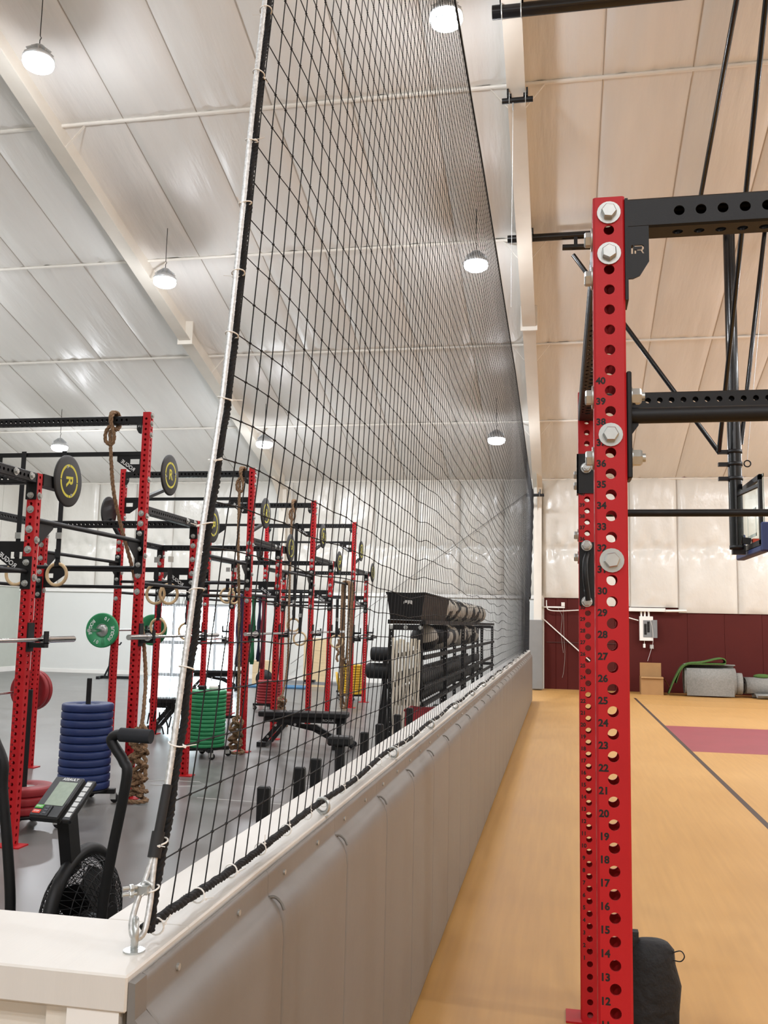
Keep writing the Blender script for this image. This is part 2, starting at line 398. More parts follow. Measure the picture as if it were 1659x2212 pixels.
# ---------------------------------------------------------------- far wall
GYMWALL = mat('white_gym_wall', 'D9DAD6', 0.6, var=0.02, vscale=1.0)
far = MB().bx(XL, -9.05 - 2.55, YF + .02, YF + .2, 0, 6.6).bx(-9.05, -0.42, YF + .02, YF + .2, 0, 6.6).bx(-11.6, -9.05, YF + .02, YF + .2, 2.06, 6.6).build('wall_far', GYMWALL)
tag(far, 'white painted lower wall at the far end of the gym', kind='structure')
farc = MB().bx(-0.42, XR, YF + .06, YF + .2, 0, 6.6).build('wall_far', MAROON); tag(farc, 'maroon metal wall at the far end of the court', kind='structure')
RIB = mat('maroon_cladding_rib', '42120F', 0.5, var=0.05)
x0 = -0.42
for i in range(20):
    w_, g_ = (0.305, .010) if i < 6 else (0.915, .004)
    x0 += w_
    MB().extrude([(x0 - w_, YF + .06), (x0 - w_ + g_, YF + .05), (x0 - g_, YF + .05), (x0, YF + .06)], 0.0, 2.5, 'XY').build('cladding_panel', MAROON, farc)
tag(MB().bx(-0.36, 1.75, YF + .03, YF + .045, 1.21, 1.235).build('trim_8', RIB), 'thin maroon joint strip low on the cladding', kind='structure')
tag(MB().bx(XL, -0.45, YF - .03, YF + .02, 2.36, 2.45).build('trim_9', WHITE), 'white timber rail below the wall liner', kind='structure')
def wall_liner(parent, xa, xb, z0, z1, sd, pinch=3.72):
    """puckered vinyl sheet, pinched along one line; folds radiate from the pinch points"""
    nu, nv = 20, 44; q = []; w = xb - xa
    pins = [(xa + w * (k + .5) / 3 + .05 * math.sin(sd * 3 + k), pinch + .03 * math.sin(sd + k * 2)) for k in range(3)]
    for j in range(nv + 1):
        z = z0 + (z1 - z0) * j / nv
        for i in range(nu + 1):
            u = i / nu; x = xa + w * u
            t = (z - pinch) / (z1 - pinch) if z > pinch else (pinch - z) / (pinch - z0)
            h = 0.03 + math.sin(math.pi * min(1, max(0, t))) ** 0.5 * 0.09
            for k, (px, pz) in enumerate(pins):
                dx, dz = x - px, z - pz; d = math.hypot(dx, dz); th = math.atan2(dz, dx)
                h += math.cos(th * 5 + sd + k) * 0.030 * math.exp(-d / 0.40) * min(1, d / .08) - 0.05 * math.exp(-(d / .12) ** 2)
            h += noise.noise(Vector((x * 1.7, z * 1.3, sd))) * 0.045
            h += math.sin(x * 21 + 3 * math.sin(z * 2 + sd)) * 0.010 * max(0, 1 - (z1 - z) / 0.8)
            h += noise.noise(Vector((x * 6, z * 6, sd + 3))) * 0.03 * max(0, 1 - (z - z0) / 0.6)
            q.append((x, YF + 0.03 - max(0.002, h) * (1 - (2 * u - 1) ** 8), z))
    fs = [(j * (nu + 1) + i, j * (nu + 1) + i + 1, (j + 1) * (nu + 1) + i + 1, (j + 1) * (nu + 1) + i) for j in range(nv) for i in range(nu)]
    return MB().add(q, fs, True).build('liner_panel', WLINER, parent)
xs = [-15.9, -14.7, -13.5, -12.3, -11.1, -9.9, -8.7, -7.5, -6.3, -5.1, -3.9, -2.7, -1.5, -0.5]
for i in range(len(xs) - 1): wall_liner(far, xs[i], xs[i + 1], 2.46, 5.62, i + 0.5)
xs = [-0.5, 0.6, 1.81, 3.03, 4.5, 5.7, 6.9, 8.1]
for i in range(len(xs) - 1): wall_liner(farc, xs[i], xs[i + 1], (2.4, 2.2, 2.19, 2.06, 2.06, 2.06, 2.06)[i], 5.62, i + 40.5)
for x in [-14.7, -13.5, -12.3, -11.1, -9.9, -8.7, -7.5, -6.3, -5.1, -3.9, -2.7, -1.5]:
    MB().bx(x - .007, x + .007, YF + .005, YF + .025, 2.46, 5.62).build('liner_seam', SEAMM, far)
for x in (0.6, 1.81, 3.03, 4.5, 5.7): MB().bx(x - .007, x + .007, YF + .005, YF + .025, 2.07, 5.62).build('liner_seam', SEAMM, farc)
lw = MB().bx(XL - .2, XL, YB, YF + .2, 0, 14).build('wall_left', mat('left_wall_shaded_paint', 'B9BDB4', 0.6, var=0.02)); tag(lw, 'grey-green left side wall of the gym, shade put into its colour', kind='structure')  # grey-green darkened so the wall's shade sits in its colour
for k in range(12): MB().bx(XL - .01, XL + .03, YF - 1.2 * (k + 1) + .01, YF - 1.2 * k - .01, 2.46, 12.0 if k > 3 else 5.62 + .29 * 1.2 * k).build('liner_panel', WLINER, lw)
tag(MB().bx(XL, XL + .02, YB, YF, 0, 0.14).build('baseboard_left', WHITE), 'white baseboard along the left wall', kind='structure')
tag(MB().bx(XL, -11.7, YF, YF + .02, 0, 0.10).build('baseboard_far', WHITE), 'white baseboard along the far gym wall', kind='structure')
tag(MB().bx(-8.95, -0.8, YF, YF + .02, 0, 0.10).build('baseboard_far', WHITE), 'white baseboard of the far gym wall beyond the doors', kind='structure')
tag(MB().bx(XR, XR + .2, YB, YF + .2, 0, 14).build('wall_right', GYMWALL), 'pale right side wall of the court', kind='structure')
tag(MB().bx(XL, XR, YB - .2, YB, 0, 14).build('wall_back', GYMWALL), 'pale wall behind the camera', kind='structure')
# glazed entrance
ALU = mat('pale_aluminium_frame', 'C9CDD2', 0.4, 0.4, var=0.02)
GL = bpy.data.materials.new('clear_glass'); GL.use_nodes = True
_n = GL.node_tree.nodes; _l = GL.node_tree.links; _n.clear()
_o = _n.new('ShaderNodeOutputMaterial'); _t = _n.new('ShaderNodeBsdfTransparent'); _g = _n.new('ShaderNodeBsdfGlossy'); _mx = _n.new('ShaderNodeMixShader')
_t.inputs['Color'].default_value = (0.93, 0.97, 0.96, 1); _g.inputs['Roughness'].default_value = 0.02
_mx.inputs['Fac'].default_value = 0.07; _l.new(_t.outputs[0], _mx.inputs[1]); _l.new(_g.outputs[0], _mx.inputs[2]); _l.new(_mx.outputs[0], _o.inputs['Surface'])
dr = empty('door_1', (-10.325, YF + 0.1, 0)); tag(dr, 'bright glazed entrance doors in the far gym wall', kind='structure')
fr = MB()
for x in (-1.275, -0.64, 0.0, 0.64, 1.275): fr.bx(x - .04, x + .04, -.04, .04, 0, 2.06)
for z in (0.03, 0.95, 2.03): fr.bx(-1.3, 1.3, -.035, .035, z - .05, z + .05)
fr.build('frame', ALU, dr)
for i, x in enumerate((-0.96, -0.32, 0.32, 0.96)):
    for za, zb in ((0.08, 0.9), (1.0, 1.98)): MB().bx(x - .28, x + .28, -.004, .004, za, zb).build('pane', GL, dr)
tag(MB().bx(-40, 20, YF + .2, 70, -0.25, -0.05).build('ground', mat('outside_paving', 'B8B5AE', 0.7, var=0.05)), 'sunlit paving outside the entrance', kind='structure')

# ---------------------------------------------------------------- dividing half wall
DY0, DY1 = 1.37, 20.6
dv = empty('wall_divider', (0, 0, 0)); tag(dv, 'white half wall with grey padding between gym and court', kind='structure')
DRY = mat('half_wall_paint', 'DAD3C6', 0.6, var=0.02, vscale=2)
CAP = mat('white_gloss_cap', 'D3CFC8', 0.42, var=0.015, vscale=4, bump=0.05, bscale=30, stretch=(8, 0.4, 1), dist=0.004)
MB().bx(-0.795, -0.665, DY0 + .02, DY1, 0, 1.045).build('stud_wall', DRY, dv)
MB().bx(-6.0, -0.795, DY0 + .04, DY0 + .20, 0, 1.045).build('stud_wall', DRY, dv)
MB().cbox(-0.812, -0.652, DY0 + .24, DY1, 1.045, 1.10, 0.003).build('cap', CAP, dv)
MB().cbox(-6.0, -0.652, DY0, DY0 + .2405, 1.045, 1.10, 0.003).build('cap', CAP, dv)
MB().bx(-0.752, -0.665, DY0 + .005, DY0 + .021, 0, 1.044).build('corner_board', WHITE, dv)
MB().bx(-0.81, -0.73, DY1 - .06, DY1, 1.10, 2.33).build('end_post', WHITE, dv)
# pads
def pad_profile(s):
    """outline in XZ; s shrinks the padding near a joint"""
    X0 = -0.651
    p = [(X0, 0.03), (X0 + .046 - s, 0.035), (X0 + .052 - s, 0.06), (X0 + .052 - s, 0.55), (X0 + .052 - s, 0.955), (X0 + .049 - s, 0.985), (X0 + .041 - s * .7, 1.008), (X0 + .028 - s * .4, 1.025),
         (X0 + .013, 1.037), (X0 + .011, 1.045), (X0 + .011, 1.078), (X0 + .009, 1.088), (X0 + .003, 1.090), (X0, 1.086)]
    return p
PW = 0.6125; padme = None
ys_ = [(0.0, .008), (.002, .003), (.007, .0006), (.02, 0), (PW * .5, -.001), (PW - .02, 0), (PW - .007, .0006), (PW - .002, .003), (PW - .001, .008)]
mb = MB(); n_ = len(pad_profile(0)); q = []
for y, s in ys_: q += [(a, y, b) for a, b in pad_profile(s)]
fs = [(i * n_ + k, i * n_ + (k + 1) % n_, (i + 1) * n_ + (k + 1) % n_, (i + 1) * n_ + k) for i in range(len(ys_) - 1) for k in range(n_)]
mb.add(q, fs, True); mb.add(q, [tuple(range(n_))[::-1], tuple(range((len(ys_) - 1) * n_, len(ys_) * n_))])
padme = mb.mesh('pad_panel', VINYLGREY)
scr = MB().tube((0, 0, 0), (.004, 0, 0), 0.006, 10).mesh('screw', ZINC)
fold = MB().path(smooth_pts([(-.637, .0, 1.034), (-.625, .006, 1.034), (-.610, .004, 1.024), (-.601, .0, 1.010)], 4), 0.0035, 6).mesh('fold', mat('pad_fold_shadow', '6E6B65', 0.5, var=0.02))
y = DY0 + .045; k = 0
while y + PW < DY1 + .05:
    p = inst('pad_panel', padme, dv, (0, y, 0))
    for yy in (.12, .42): inst('screw', scr, p, (-0.640, yy, 1.058))
    if k: inst('seam_fold', fold, p, (0, 0, 0))
    y += PW; k += 1
MB().extrude([(-.651, .03), (-.602, .035), (-.599, .06), (-.599, .96), (-.604, 1.0), (-.62, 1.02), (-.638, 1.036), (-.640, 1.088), (-.651, 1.09)], DY0 + .004, DY0 + .044, 'XZ').build('pad_end', VINYLGREY, dv)

# ---------------------------------------------------------------- the divider net
NETX = -0.68
net = empty('divider_net', (NETX, 1.5, 1.10), label='tall black knotted divider net laced to a wire rope above the half wall', cat='net')
def lerp_tab(t, x):
    if x <= t[0][0]: return t[0][1]
    for (a, b), (c, d) in zip(t, t[1:]):
        if x <= c: return b + (d - b) * (x - a) / (c - a)
    return t[-1][1]
CABLE = [(1.11, 1.470), (1.248, 1.518), (1.364, 1.562), (1.813, 1.662), (2.099, 1.738), (2.245, 1.764), (2.509, 1.805), (2.842, 1.853), (3.109, 1.900), (4.0, 2.02), (5.78, 2.20)]
FAR = [(1.12, 20.3), (2.3, 20.7), (5.1, 22.9)]
TOP = [(1.5, 5.78), (8.0, 5.76), (14.0, 5.58), (20.0, 5.16), (23.0, 5.05)]
NC, NR = 238, 50
def net_node(i, j):
    f = j / NR; u = i / NC
    # target row height, then column position
    zt = 1.135 + f * 4.6
    y0 = lerp_tab(CABLE, zt) + 0.028; y1 = lerp_tab(FAR, zt)
    Y = y0 + (y1 - y0) * u
    z = 1.135 + f * (lerp_tab(TOP, Y) - 1.135)
    nv_ = Vector((Y * 1.1, z * 1.1, 3.3)); edge = min(1, f * 8) * min(1, (1 - f) * 8) * min(1, i / 4)
    low = math.exp(-((z - 2.2) / 0.55) ** 2)
    edge *= 1 / (1 + (Y / 16) ** 2)
    Y += noise.noise(nv_) * 0.030 * edge + noise.noise(nv_ * 4.1) * 0.012 * edge
    z += noise.noise(nv_ + Vector((5, 9, 1))) * 0.04 * edge + noise.noise(nv_ * 3.7 + Vector((1, 2, 8))) * 0.012 * edge - 0.03 * low * edge * math.sin(Y * 2.1)
    if j == 0: z = 1.125 + 0.006 * math.sin(Y * 5.6)
    X = (0.012 * noise.noise(nv_ * 0.8 + Vector((3, 3, 3))) * edge + 0.02 * math.sin(math.pi * f) * math.sin(Y * .25)) / (1 + (Y / 5) ** 2)
    return Vector((X, Y - 1.5, z - 1.10))
N = [[net_node(i, j) for j in range(NR + 1)] for i in range(NC + 1)]
mb = MB()
def strand(pts, r):
    q = []
    for i, p in enumerate(pts):
        d = (pts[min(i + 1, len(pts) - 1)] - pts[max(i - 1, 0)]).normalized(); u = Vector((1, 0, 0)); v = d.cross(u).normalized()
        q += [p + u * r, p + v * r, p - u * r, p - v * r]
    fs = [(i * 4 + k, i * 4 + (k + 1) % 4, i * 4 + 4 + (k + 1) % 4, i * 4 + 4 + k) for i in range(len(pts) - 1) for k in range(4)]
    mb.add(q, fs, True)
for i in range(NC + 1): strand(N[i], 0.0015)
for j in range(1, NR): strand([N[i][j] for i in range(NC + 1)], 0.0015)
for i in range(1, 130):
    for j in range(1, NR):
        p = N[i][j]; r = 0.0042
        mb.add([p + Vector(d) * r for d in ((1, 0, 0), (-1, 0, 0), (0, 1, 0), (0, -1, 0), (0, 0, 1), (0, 0, -1))],
               [(0, 2, 4), (2, 1, 4), (1, 3, 4), (3, 0, 4), (2, 0, 5), (1, 2, 5), (3, 1, 5), (0, 3, 5)])
mb.build('netting', ROPEBLK, net)
ed = [Vector((0, lerp_tab(CABLE, z) - 1.5 + 0.022 + .004 * math.sin(z * 40), z - 1.1)) for z in [1.36 + k * 0.02 for k in range(220)]]
ed = [Vector((0, 1.507 - 1.5, 0.02)), Vector((0, 1.513 - 1.5, 0.06)), Vector((0, 1.540 - 1.5, 0.14)), Vector((0, 1.565 - 1.5, 0.20))] + ed
rope_path(ed, 0.0085, 28, 3, 0.008).build('border_cord', ROPEBLK, net)
bt = [Vector((0.0 + .004 * math.sin(y * 3), y - 1.5, 0.026 + .006 * math.sin(y * 5.6))) for y in [1.49 + k * 0.05 for k in range(375)]]
rope_path(bt, 0.0095, 22, 3, 0.012).build('border_cord', ROPEBLK, net)
MB().path([N[i][NR] for i in range(NC + 1)], 0.008, 6).build('border_cord', ROPEBLK, net)
MB().path([N[NC][j] for j in range(0, 14)], 0.012, 6).build('border_cord', ROPEBLK, net)
hem = [N[NC][j] + Vector((0, 0.0, 0)) for j in range(14, NR + 1)]
MB().path(hem, 0.05, 8, rad=[0.032 + 0.008 * math.sin(k * 1.7) for k in range(len(hem))]).build('gathered_hem', mat('gathered_net', '1B1B1D', 0.9, var=0.4, vscale=60, bump=1.0, bscale=90), net)
cab = [Vector((-.004, lerp_tab(CABLE, z) - 1.5, z - 1.1)) for z in [1.25 + k * 0.05 for k in range(92)]]
MB().path(cab, 0.0062, 8).build('wire_rope', WIRE, net)
rope_path(cab[:60], 0.0066, 40, 4, 0.01, 4).build('wire_rope', WIRE, net)
MB().path([N[i][NR] + Vector((0, 0, 0.03)) for i in range(0, NC + 1, 4)], 0.006, 6).build('top_cable', WIRE, net)
loop = smooth_pts([(-.004, 0.018, .148), (-.010, 0.004, .11), (-.016, -.014, .075), (-.018, -.028, .04), (-.008, -.034, .022), (.004, -.026, .03), (.004, -.008, .07), (.0, .006, .11), (-.002, .018, .148)], 5)
MB().path(loop, 0.005, 8).build('cable_loop', WIRE, net)
MB().tube((-.004, .020, .148), (-.004, .058, .252), 0.0085, 10).tube((-.004, .016, .138), (-.004, .030, .178), 0.0115, 10).build('rubber_sleeve', mat('black_rubber', '1A1A1B', 0.7, var=0.1), net)
ck = MB().box((-.010, -.004, .092), (.022, .024, .014)); ck.path([(-.006 + .011 * math.cos(a), -.004 + .002, .092 + .011 * math.sin(a)) for a in [math.pi * k / 8 for k in range(9)]], 0.0035, 6)
ck.tube((-.016, -.018, .088), (-.034, -.034, .088), .0032, 8).tube((-.016, -.018, .098), (-.034, -.034, .098), .0032, 8).hexbolt((-.018, -.02, .088), (-.7, -.7, 0), .006, .006, 0).hexbolt((-.018, -.02, .098), (-.7, -.7, 0), .006, .006, 0)
ck.build('cable_clip', ZINC, net)
zt_ = MB().torus((0, 0, 0), 0.014, 0.0016, 'Z', 14, 5).box((.016, 0, 0), (.006, .005, .004)).tube((.016, .0, 0), (.034, .012, .006), .0009, 4).mesh('zip_tie', WHITE)
for z in (1.19, 1.262, 1.42, 1.555, 1.70, 1.83, 1.965, 2.10, 2.245, 2.39, 2.56, 2.72, 2.90, 3.08, 3.3):
    inst('zip_tie', zt_, net, (-.002, lerp_tab(CABLE, z) - 1.5 + .008, z - 1.1), (0.1, 0.25, z * 9))
k = 0; y = 1.53
while y < 16.5:
    inst('zip_tie', zt_, net, (0.0, y - 1.5, .022), (math.pi / 2, random.uniform(-1, 1), 0)); y += 0.175 + .05 * random.random()
eb = MB(); eb.path([(.0, .020 * math.sin(a), .030 + .020 * math.cos(a)) for a in [2 * math.pi * k / 18 for k in range(18)]], .0055, 7, closed=True); eb.tube((0, 0, -.01), (0, 0, .012), .006, 8).tube((0, 0, .0), (0, 0, .003), .018, 14)
ebm = eb.mesh('eye_bolt', ZINC)
inst('eye_bolt', ebm, net, (-.010, -.030, 0.0), (0, 0, 0.5))
for y in (2.59, 3.71, 4.80, 5.95, 7.1, 8.2, 9.3, 10.5, 11.7, 12.9, 14.1, 15.3, 16.5, 17.7, 18.9): inst('eye_bolt', ebm, net, (0.016, y - 1.5, -.004), (0, 0, 1.25))
# net suspension: clamp bars under the rafter and at the column, with drop wires
def clamp_bar(loc, L, label):
    e = empty('net_hanger', loc, 0, label, 'hanger')
    MB().tube((-L / 2, 0, 0), (L / 2, 0, 0), 0.038, 12).build('pipe', BLACK, e)
    for s in (-1, 1):
        MB().bx(s * .11 - .03, s * .11 + .03, -.04, .04, .036, .08).bx(s * .13 - .012, s * .13 + .012, -.05, .05, .07, .15).build('beam_clamp', BLACK, e)
        MB().path([(s * .11, -.042, .1), (s * .11, -.042, -.03), (s * .11, 0, -.045), (s * .11, .042, -.03), (s * .11, .042, .1)], .006, 6).build('u_bolt', ZINC, e)
    return e
e = clamp_bar((-0.56, 11.8, zc(11.8) - .60), 0.42, 'short black pipe clamped under the cream rafter holding the net wire')
MB().tube((-.06, 0, -.03), (-.06, 0, -.14), .012, 8).build('hook', ZINC, e)
MB().path([(-.06, 0, -.12), (-.08, 0.1, -2.9)], .004, 5).build('drop_wire', WIRE, e)
clamp_bar((-0.63, 23.55, 4.99), 0.46, 'short black pipe clamped at the top of the column at the net end')

# ---------------------------------------------------------------- foreground rack on the court
RW = 0.0762; PITCH_H = 0.0508; RZ0 = 0.0296
rack = empty('squat_rack', (0.12, 2.247, 0), label='tall red and black power rack standing on the court beside the net', cat='rack')
upm_near = perf_tube(2.706, RW, 0.0127, PITCH_H, RZ0, seg=24).mesh('upright', RED)
def number_mesh(bold=0.0):
    mb = MB()
    for n in range(1, 41):
        me = text_mesh(str(n), 0.0215, 0.0002, INK, 0.0006)
        z = 1.730 + (n - 30) * PITCH_H
        mesh_into(mb, me, Matrix.Translation((-0.0225, -RW / 2 - 0.0003, z)))
    return mb.mesh('hole_numbers', INK)
NUM = number_mesh()
NUMS = [text_mesh(str(n), 0.0225, 0.0002, INK, 0.0009) for n in range(1, 41)]
BOLT = MB().hexbolt((0, 0, 0), (0, -1, 0)).mesh('bolt', ZINC)           # head faces -Y
NUT = MB().hexbolt((0, 0, 0), (0, -1, 0), 0.0205, 0.022, 0.024, 0.003, 0.008).mesh('nut', ZINC)
FB = -RW / 2 - 0.0005
def upright(parent, me, x, y, front=(), left=(), right=(), nuts_right=(), name='upright', numbers=True, back=()):
    u = inst(name, me, parent, (x, y, 0))
    if numbers == 'each':
        for n_ in range(1, 41): inst('hole_number', NUMS[n_ - 1], u, (-0.0225, -RW / 2 - 0.0003, 1.730 + (n_ - 30) * PITCH_H))
    elif numbers: tag(inst('hole_numbers', NUM, u), kind='stuff')
    for z in front: inst('bolt', BOLT, u, (0, FB, z), (0, random.uniform(0, 6), 0))
    for z in left: inst('bolt', BOLT, u, (FB, 0, z), (0, 0, -math.pi / 2))
    for z in right: inst('bolt', BOLT, u, (-FB, 0, z), (0, 0, math.pi / 2))
    for z in nuts_right: inst('nut', NUT, u, (-FB + .012, 0, z), (0, 0, math.pi / 2))
    for z in back: inst('nut', NUT, u, (0, -FB, z), (0, 0, math.pi))
    return u
u1 = upright(rack, upm_near, 0, 0, numbers='each', front=(2.664, 2.559, 2.105, 1.803), left=(2.613, 2.512, 2.207, 2.055), nuts_right=(2.207, 2.055))
u2 = upright(rack, upm_near, 0, 1.93, numbers='each', front=(2.355,), left=(2.33, 2.28, 2.055, 1.955))
u3 = upright(rack, upm_near, 1.40, 0, front=(2.664, 2.559), numbers=False); u4 = upright(rack, upm_near, 1.40, 1.93, numbers=False)
for yy in (0, 1.93):
    for xx in (0, 1.40):
        MB().bx(xx - .10, xx + .10, yy - .065, yy + .065, 0, .008).build('base_plate', RED, rack)
        MB().bx(xx - .03, xx + .03, yy - .03, yy + .03, 2.7065, 2.7085).build('end_cap', RED, rack)
# lateral beam at the top with gusset and cut-out letter
LX = Matrix.Rotation(math.pi / 2, 4, 'Y')
def xbeam(parent, x0, x1, y, z, w=RW, seg=24, name='crossmember', inset=0.10, m=None, hole=0.0127, pitch=PITCH_H, faces='XY', h=None):
    mb = perf_tube(x1 - x0, h or w, hole, pitch, pitch / 2 + inset, seg=seg, faces=faces, zmin=inset, zmax=(x1 - x0) - inset, w2=w)
    return mb.build(name, m or BLACK, parent, (x0, y, z), (0, math.pi / 2, 0))
xbeam(rack, 0.042, 1.358, 0.0, 2.660)
xbeam(rack, 0.042, 1.358, 1.93, 2.660)
def ybeam(parent, x, y0, y1, z, w=RW, seg=12, name='side_beam', inset=0.10, m=None, hole=0.0127):
    mb = perf_tube(y1 - y0, w, hole, PITCH_H, PITCH_H / 2 + inset, seg=seg, zmin=inset, zmax=(y1 - y0) - inset)
    return mb.build(name, m or BLACK, parent, (x, y0, z), (-math.pi / 2, 0, 0))
ybeam(rack, 0, 0.042, 1.888, 2.61)
Rh = [[(-.0185, -.012), (-.0135, -.012), (-.0135, .012), (-.0185, .012)],
      [(-.010, .012), (.010, .012), (.0145, .008), (.0145, .001), (.011, -.003), (.0165, -.012), (.011, -.012), (.006, -.0035), (-.003, -.0035), (-.003, .001), (.0085, .001), (.0095, .003), (.0095, .006), (.0085, .0075), (-.010, .0075)],
      [(-.010, -.001), (-.0055, -.001), (-.0055, -.012), (-.010, -.012)]]
gp = cut_plate([(-.026, .095), (.026, .095), (.026, -.012), (.026, -.020), (0.004, -.055), (-.012, -.062), (-.026, -.062)],
               [[(a * 0.92 + .001, b * 0.92 + .012) for a, b in h] for h in Rh], 0.003, BLACK, 'gusset_plate')
inst('gusset_plate', gp, rack, (0.042 + .027, -RW / 2 + .004, 2.555))
MB().bx(.0385, .046, -.038, .038, 2.44, 2.70).build('bracket', BLACK, rack)
# pull-up bars
MB().cbox(.0385, .0505, -.036, .036, 2.00, 2.262, .003).build('bar_bracket', BLACK, rack)
MB().tube((.05, 0, 2.159), (1.36, 0, 2.159), 0.0195, 20).extrude([(.05, 2.11), (.068, 2.135), (.068, 2.18), (.05, 2.20)], -.004, .004).build('pull_up_bar', BLACK, rack)
MB().tube((.05, 1.93, 2.156), (1.36, 1.93, 2.156), 0.0165, 16).build('pull_up_bar', BLACK, rack)
xb = xbeam(rack, 0.042, 1.358, 1.93, 2.34, w=RW, seg=12); bpy.data.objects.remove(xb)
# far upright brackets
MB().bx(-.045, .045, 1.93 - .044, 1.93 - .0385, 2.24, 2.42).bx(-.045, -.0385, 1.93 - .044, 1.93 + .03, 2.24, 2.42).build('bracket', BLACK, rack)
MB().bx(-.036, .036, 1.93 - .046, 1.93 - .0385, 1.74, 2.02).build('bar_bracket', BLACK, rack)
for z in (2.355, 2.005, 1.757): inst('nut', NUT, rack, (-.004, 1.93 - .046, z))
MB().path(smooth_pts([(.0, 1.88, 1.97), (-.012, 1.83, 1.93), (-.012, 1.81, 1.86), (.0, 1.82, 1.76)], 5), .012, 8).build('hook_arm', BLACK, rack)
# black kit bag behind the rack
bag = empty('kit_bag', (0.36, 4.02, 0), label='upright black fabric kit bag on the court behind the rack', cat='bag')
pr = [(.095, 0.0), (.108, .03), (.112, .12), (.105, .22), (.095, .30), (.085, .36), (.06, .385), (.02, .39)]
mbb = MB(); mbb.lathe(pr, 20)
mbb.v = [(x * 1.0 + .02 * noise.noise(Vector((x * 9, y * 9, z * 7))), y * .75 + .02 * noise.noise(Vector((y * 9, z * 9, x * 7))), z) for x, y, z in mbb.v]
mbb.build('body', mat('black_nylon', '141416', 0.75, var=0.3, vscale=14, bump=0.5, bscale=30), bag)
MB().bx(-.09, -.05, -.02, .02, .36, .42).build('strap_loop', MATS['black_nylon'], bag)
MB().path(smooth_pts([(.075, -.02, .35), (.11, -.03, .365), (.125, -.03, .345), (.11, -.03, .325), (.08, -.02, .325)], 5), .0025, 5).build('pull_cord', MATS['black_nylon'], bag)

# ---------------------------------------------------------------- the long pull-up rig in the gym
rig = empty('pull_up_rig', (-3.80, 0, 0), 0.0105, 'long red and black pull-up rig with wall-ball targets on the gym floor', 'rig')
S_Y = [6.13, 9.28, 12.43, 15.58, 18.73]; T_Y = [4.83, 7.98, 11.13, 14.28, 17.43]; LX_ = -1.79
upS = perf_tube(2.70, RW, 0.0127, PITCH_H, RZ0, seg=8).mesh('upright', RED)
upT = perf_tube(3.60, RW, 0.0127, PITCH_H, RZ0, seg=8).mesh('upright', RED)
TARGETBLK = mat('target_disc_black', '1B1B1C', 0.55, var=0.15); YEL = mat('target_yellow', 'C9C13A', 0.6, var=0.04); LETW = mat('white_print_and_cutout_light', 'E4E6E6', 0.6, var=0.0)
bplate = MB().bx(-.10, .10, -.065, .065, 0, .010).mesh('base_plate', RED)
def both(fn):
    for x, s in ((0.0, 1), (LX_, -1)): fn(x, s)
xb_me = perf_tube(1.79 - RW - .004, RW, 0.0127, PITCH_H, PITCH_H / 2 + .10, seg=8, zmin=.10, zmax=1.79 - RW - .104).mesh('crossmember', BLACK)
gus = cut_plate([(0, 0), (-.25, 0), (-.25, -.055), (-.075, -.175), (0, -.175)], [[(-.02, -.035), (-.115, -.035), (-.115, -.085), (-.02, -.085)]], 0.003, BLACK, 'gusset')
gusL = gus.copy(); gusL.transform(Matrix.Scale(-1, 4, (1, 0, 0)))
rog = text_mesh('ROGUE', 0.050, 0.0042, LETW, 0.0008)  # pale letters stand in for light showing through cut-outs in the gussets
gusY = MB().extrude([(0, 0), (.24, 0), (.24, -.03), (.05, -.17), (0, -.17)], -.003, .003, 'YZ').mesh('gusset', BLACK)
BRK = MB().bx(-.042, .042, -.046, -.0385, 0, .19).bx(-.0445, -.0385, -.046, .03, 0, .19).mesh('bracket', BLACK)
PLATEB = MB().bx(-.040, .040, -.046, -.0385, 0, .24).mesh('bar_bracket', BLACK)
def disc(parent, c, s, spin):
    """round target facing +X (s=1) or -X, letter spun in its plane"""
    d = MB().lathe([(.0, -.012), (.19, -.012), (.205, -.006), (.205, .006), (.19, .012), (0.0, .012)], 40, axis='X').build('target_disc', TARGETBLK, parent, c, (0, 0, 0 if s > 0 else math.pi))
    rg = MB()
    for q in range(4):
        pts = []; a0, a1 = q * 90 + 1.5, q * 90 + 88.5
        for k in range(13):
            a = math.radians(a0 + (a1 - a0) * k / 12); pts += [(.0125, .132 * math.cos(a), .132 * math.sin(a)), (.0125, .112 * math.cos(a), .112 * math.sin(a))]
        rg.add(pts, [(2 * k, 2 * k + 2, 2 * k + 3, 2 * k + 1) for k in range(12)])
    rg.build('ring_print', YEL, d)
    lt = inst('letter_print', text_mesh('R', 0.145, 0.0004, YEL, 0.003), d, (.0127, 0, 0), (0, 0, 0))
    lt.rotation_mode = 'XYZ'; lt.matrix_local = Matrix.Translation((.0127, 0, 0)) @ Matrix.Rotation(spin, 4, 'X') @ Matrix.Rotation(math.pi / 2, 4, 'Z')
    for a in (0.25, math.pi + .25): inst('bolt', MB().hexbolt((0, 0, 0), (1, 0, 0), .008, .006, .012, .002).mesh('bolt', ZINC), d, (.012, .115 * math.cos(a + spin), .115 * math.sin(a + spin)))
    return d
JC = MB().bx(.039, .178, -.026, .026, -.09, -.054).bx(.166, .178, -.026, .026, -.06, .03).bx(.0385, .05, -.04, .04, -.12, .09).mesh('j_cup', BLACK)
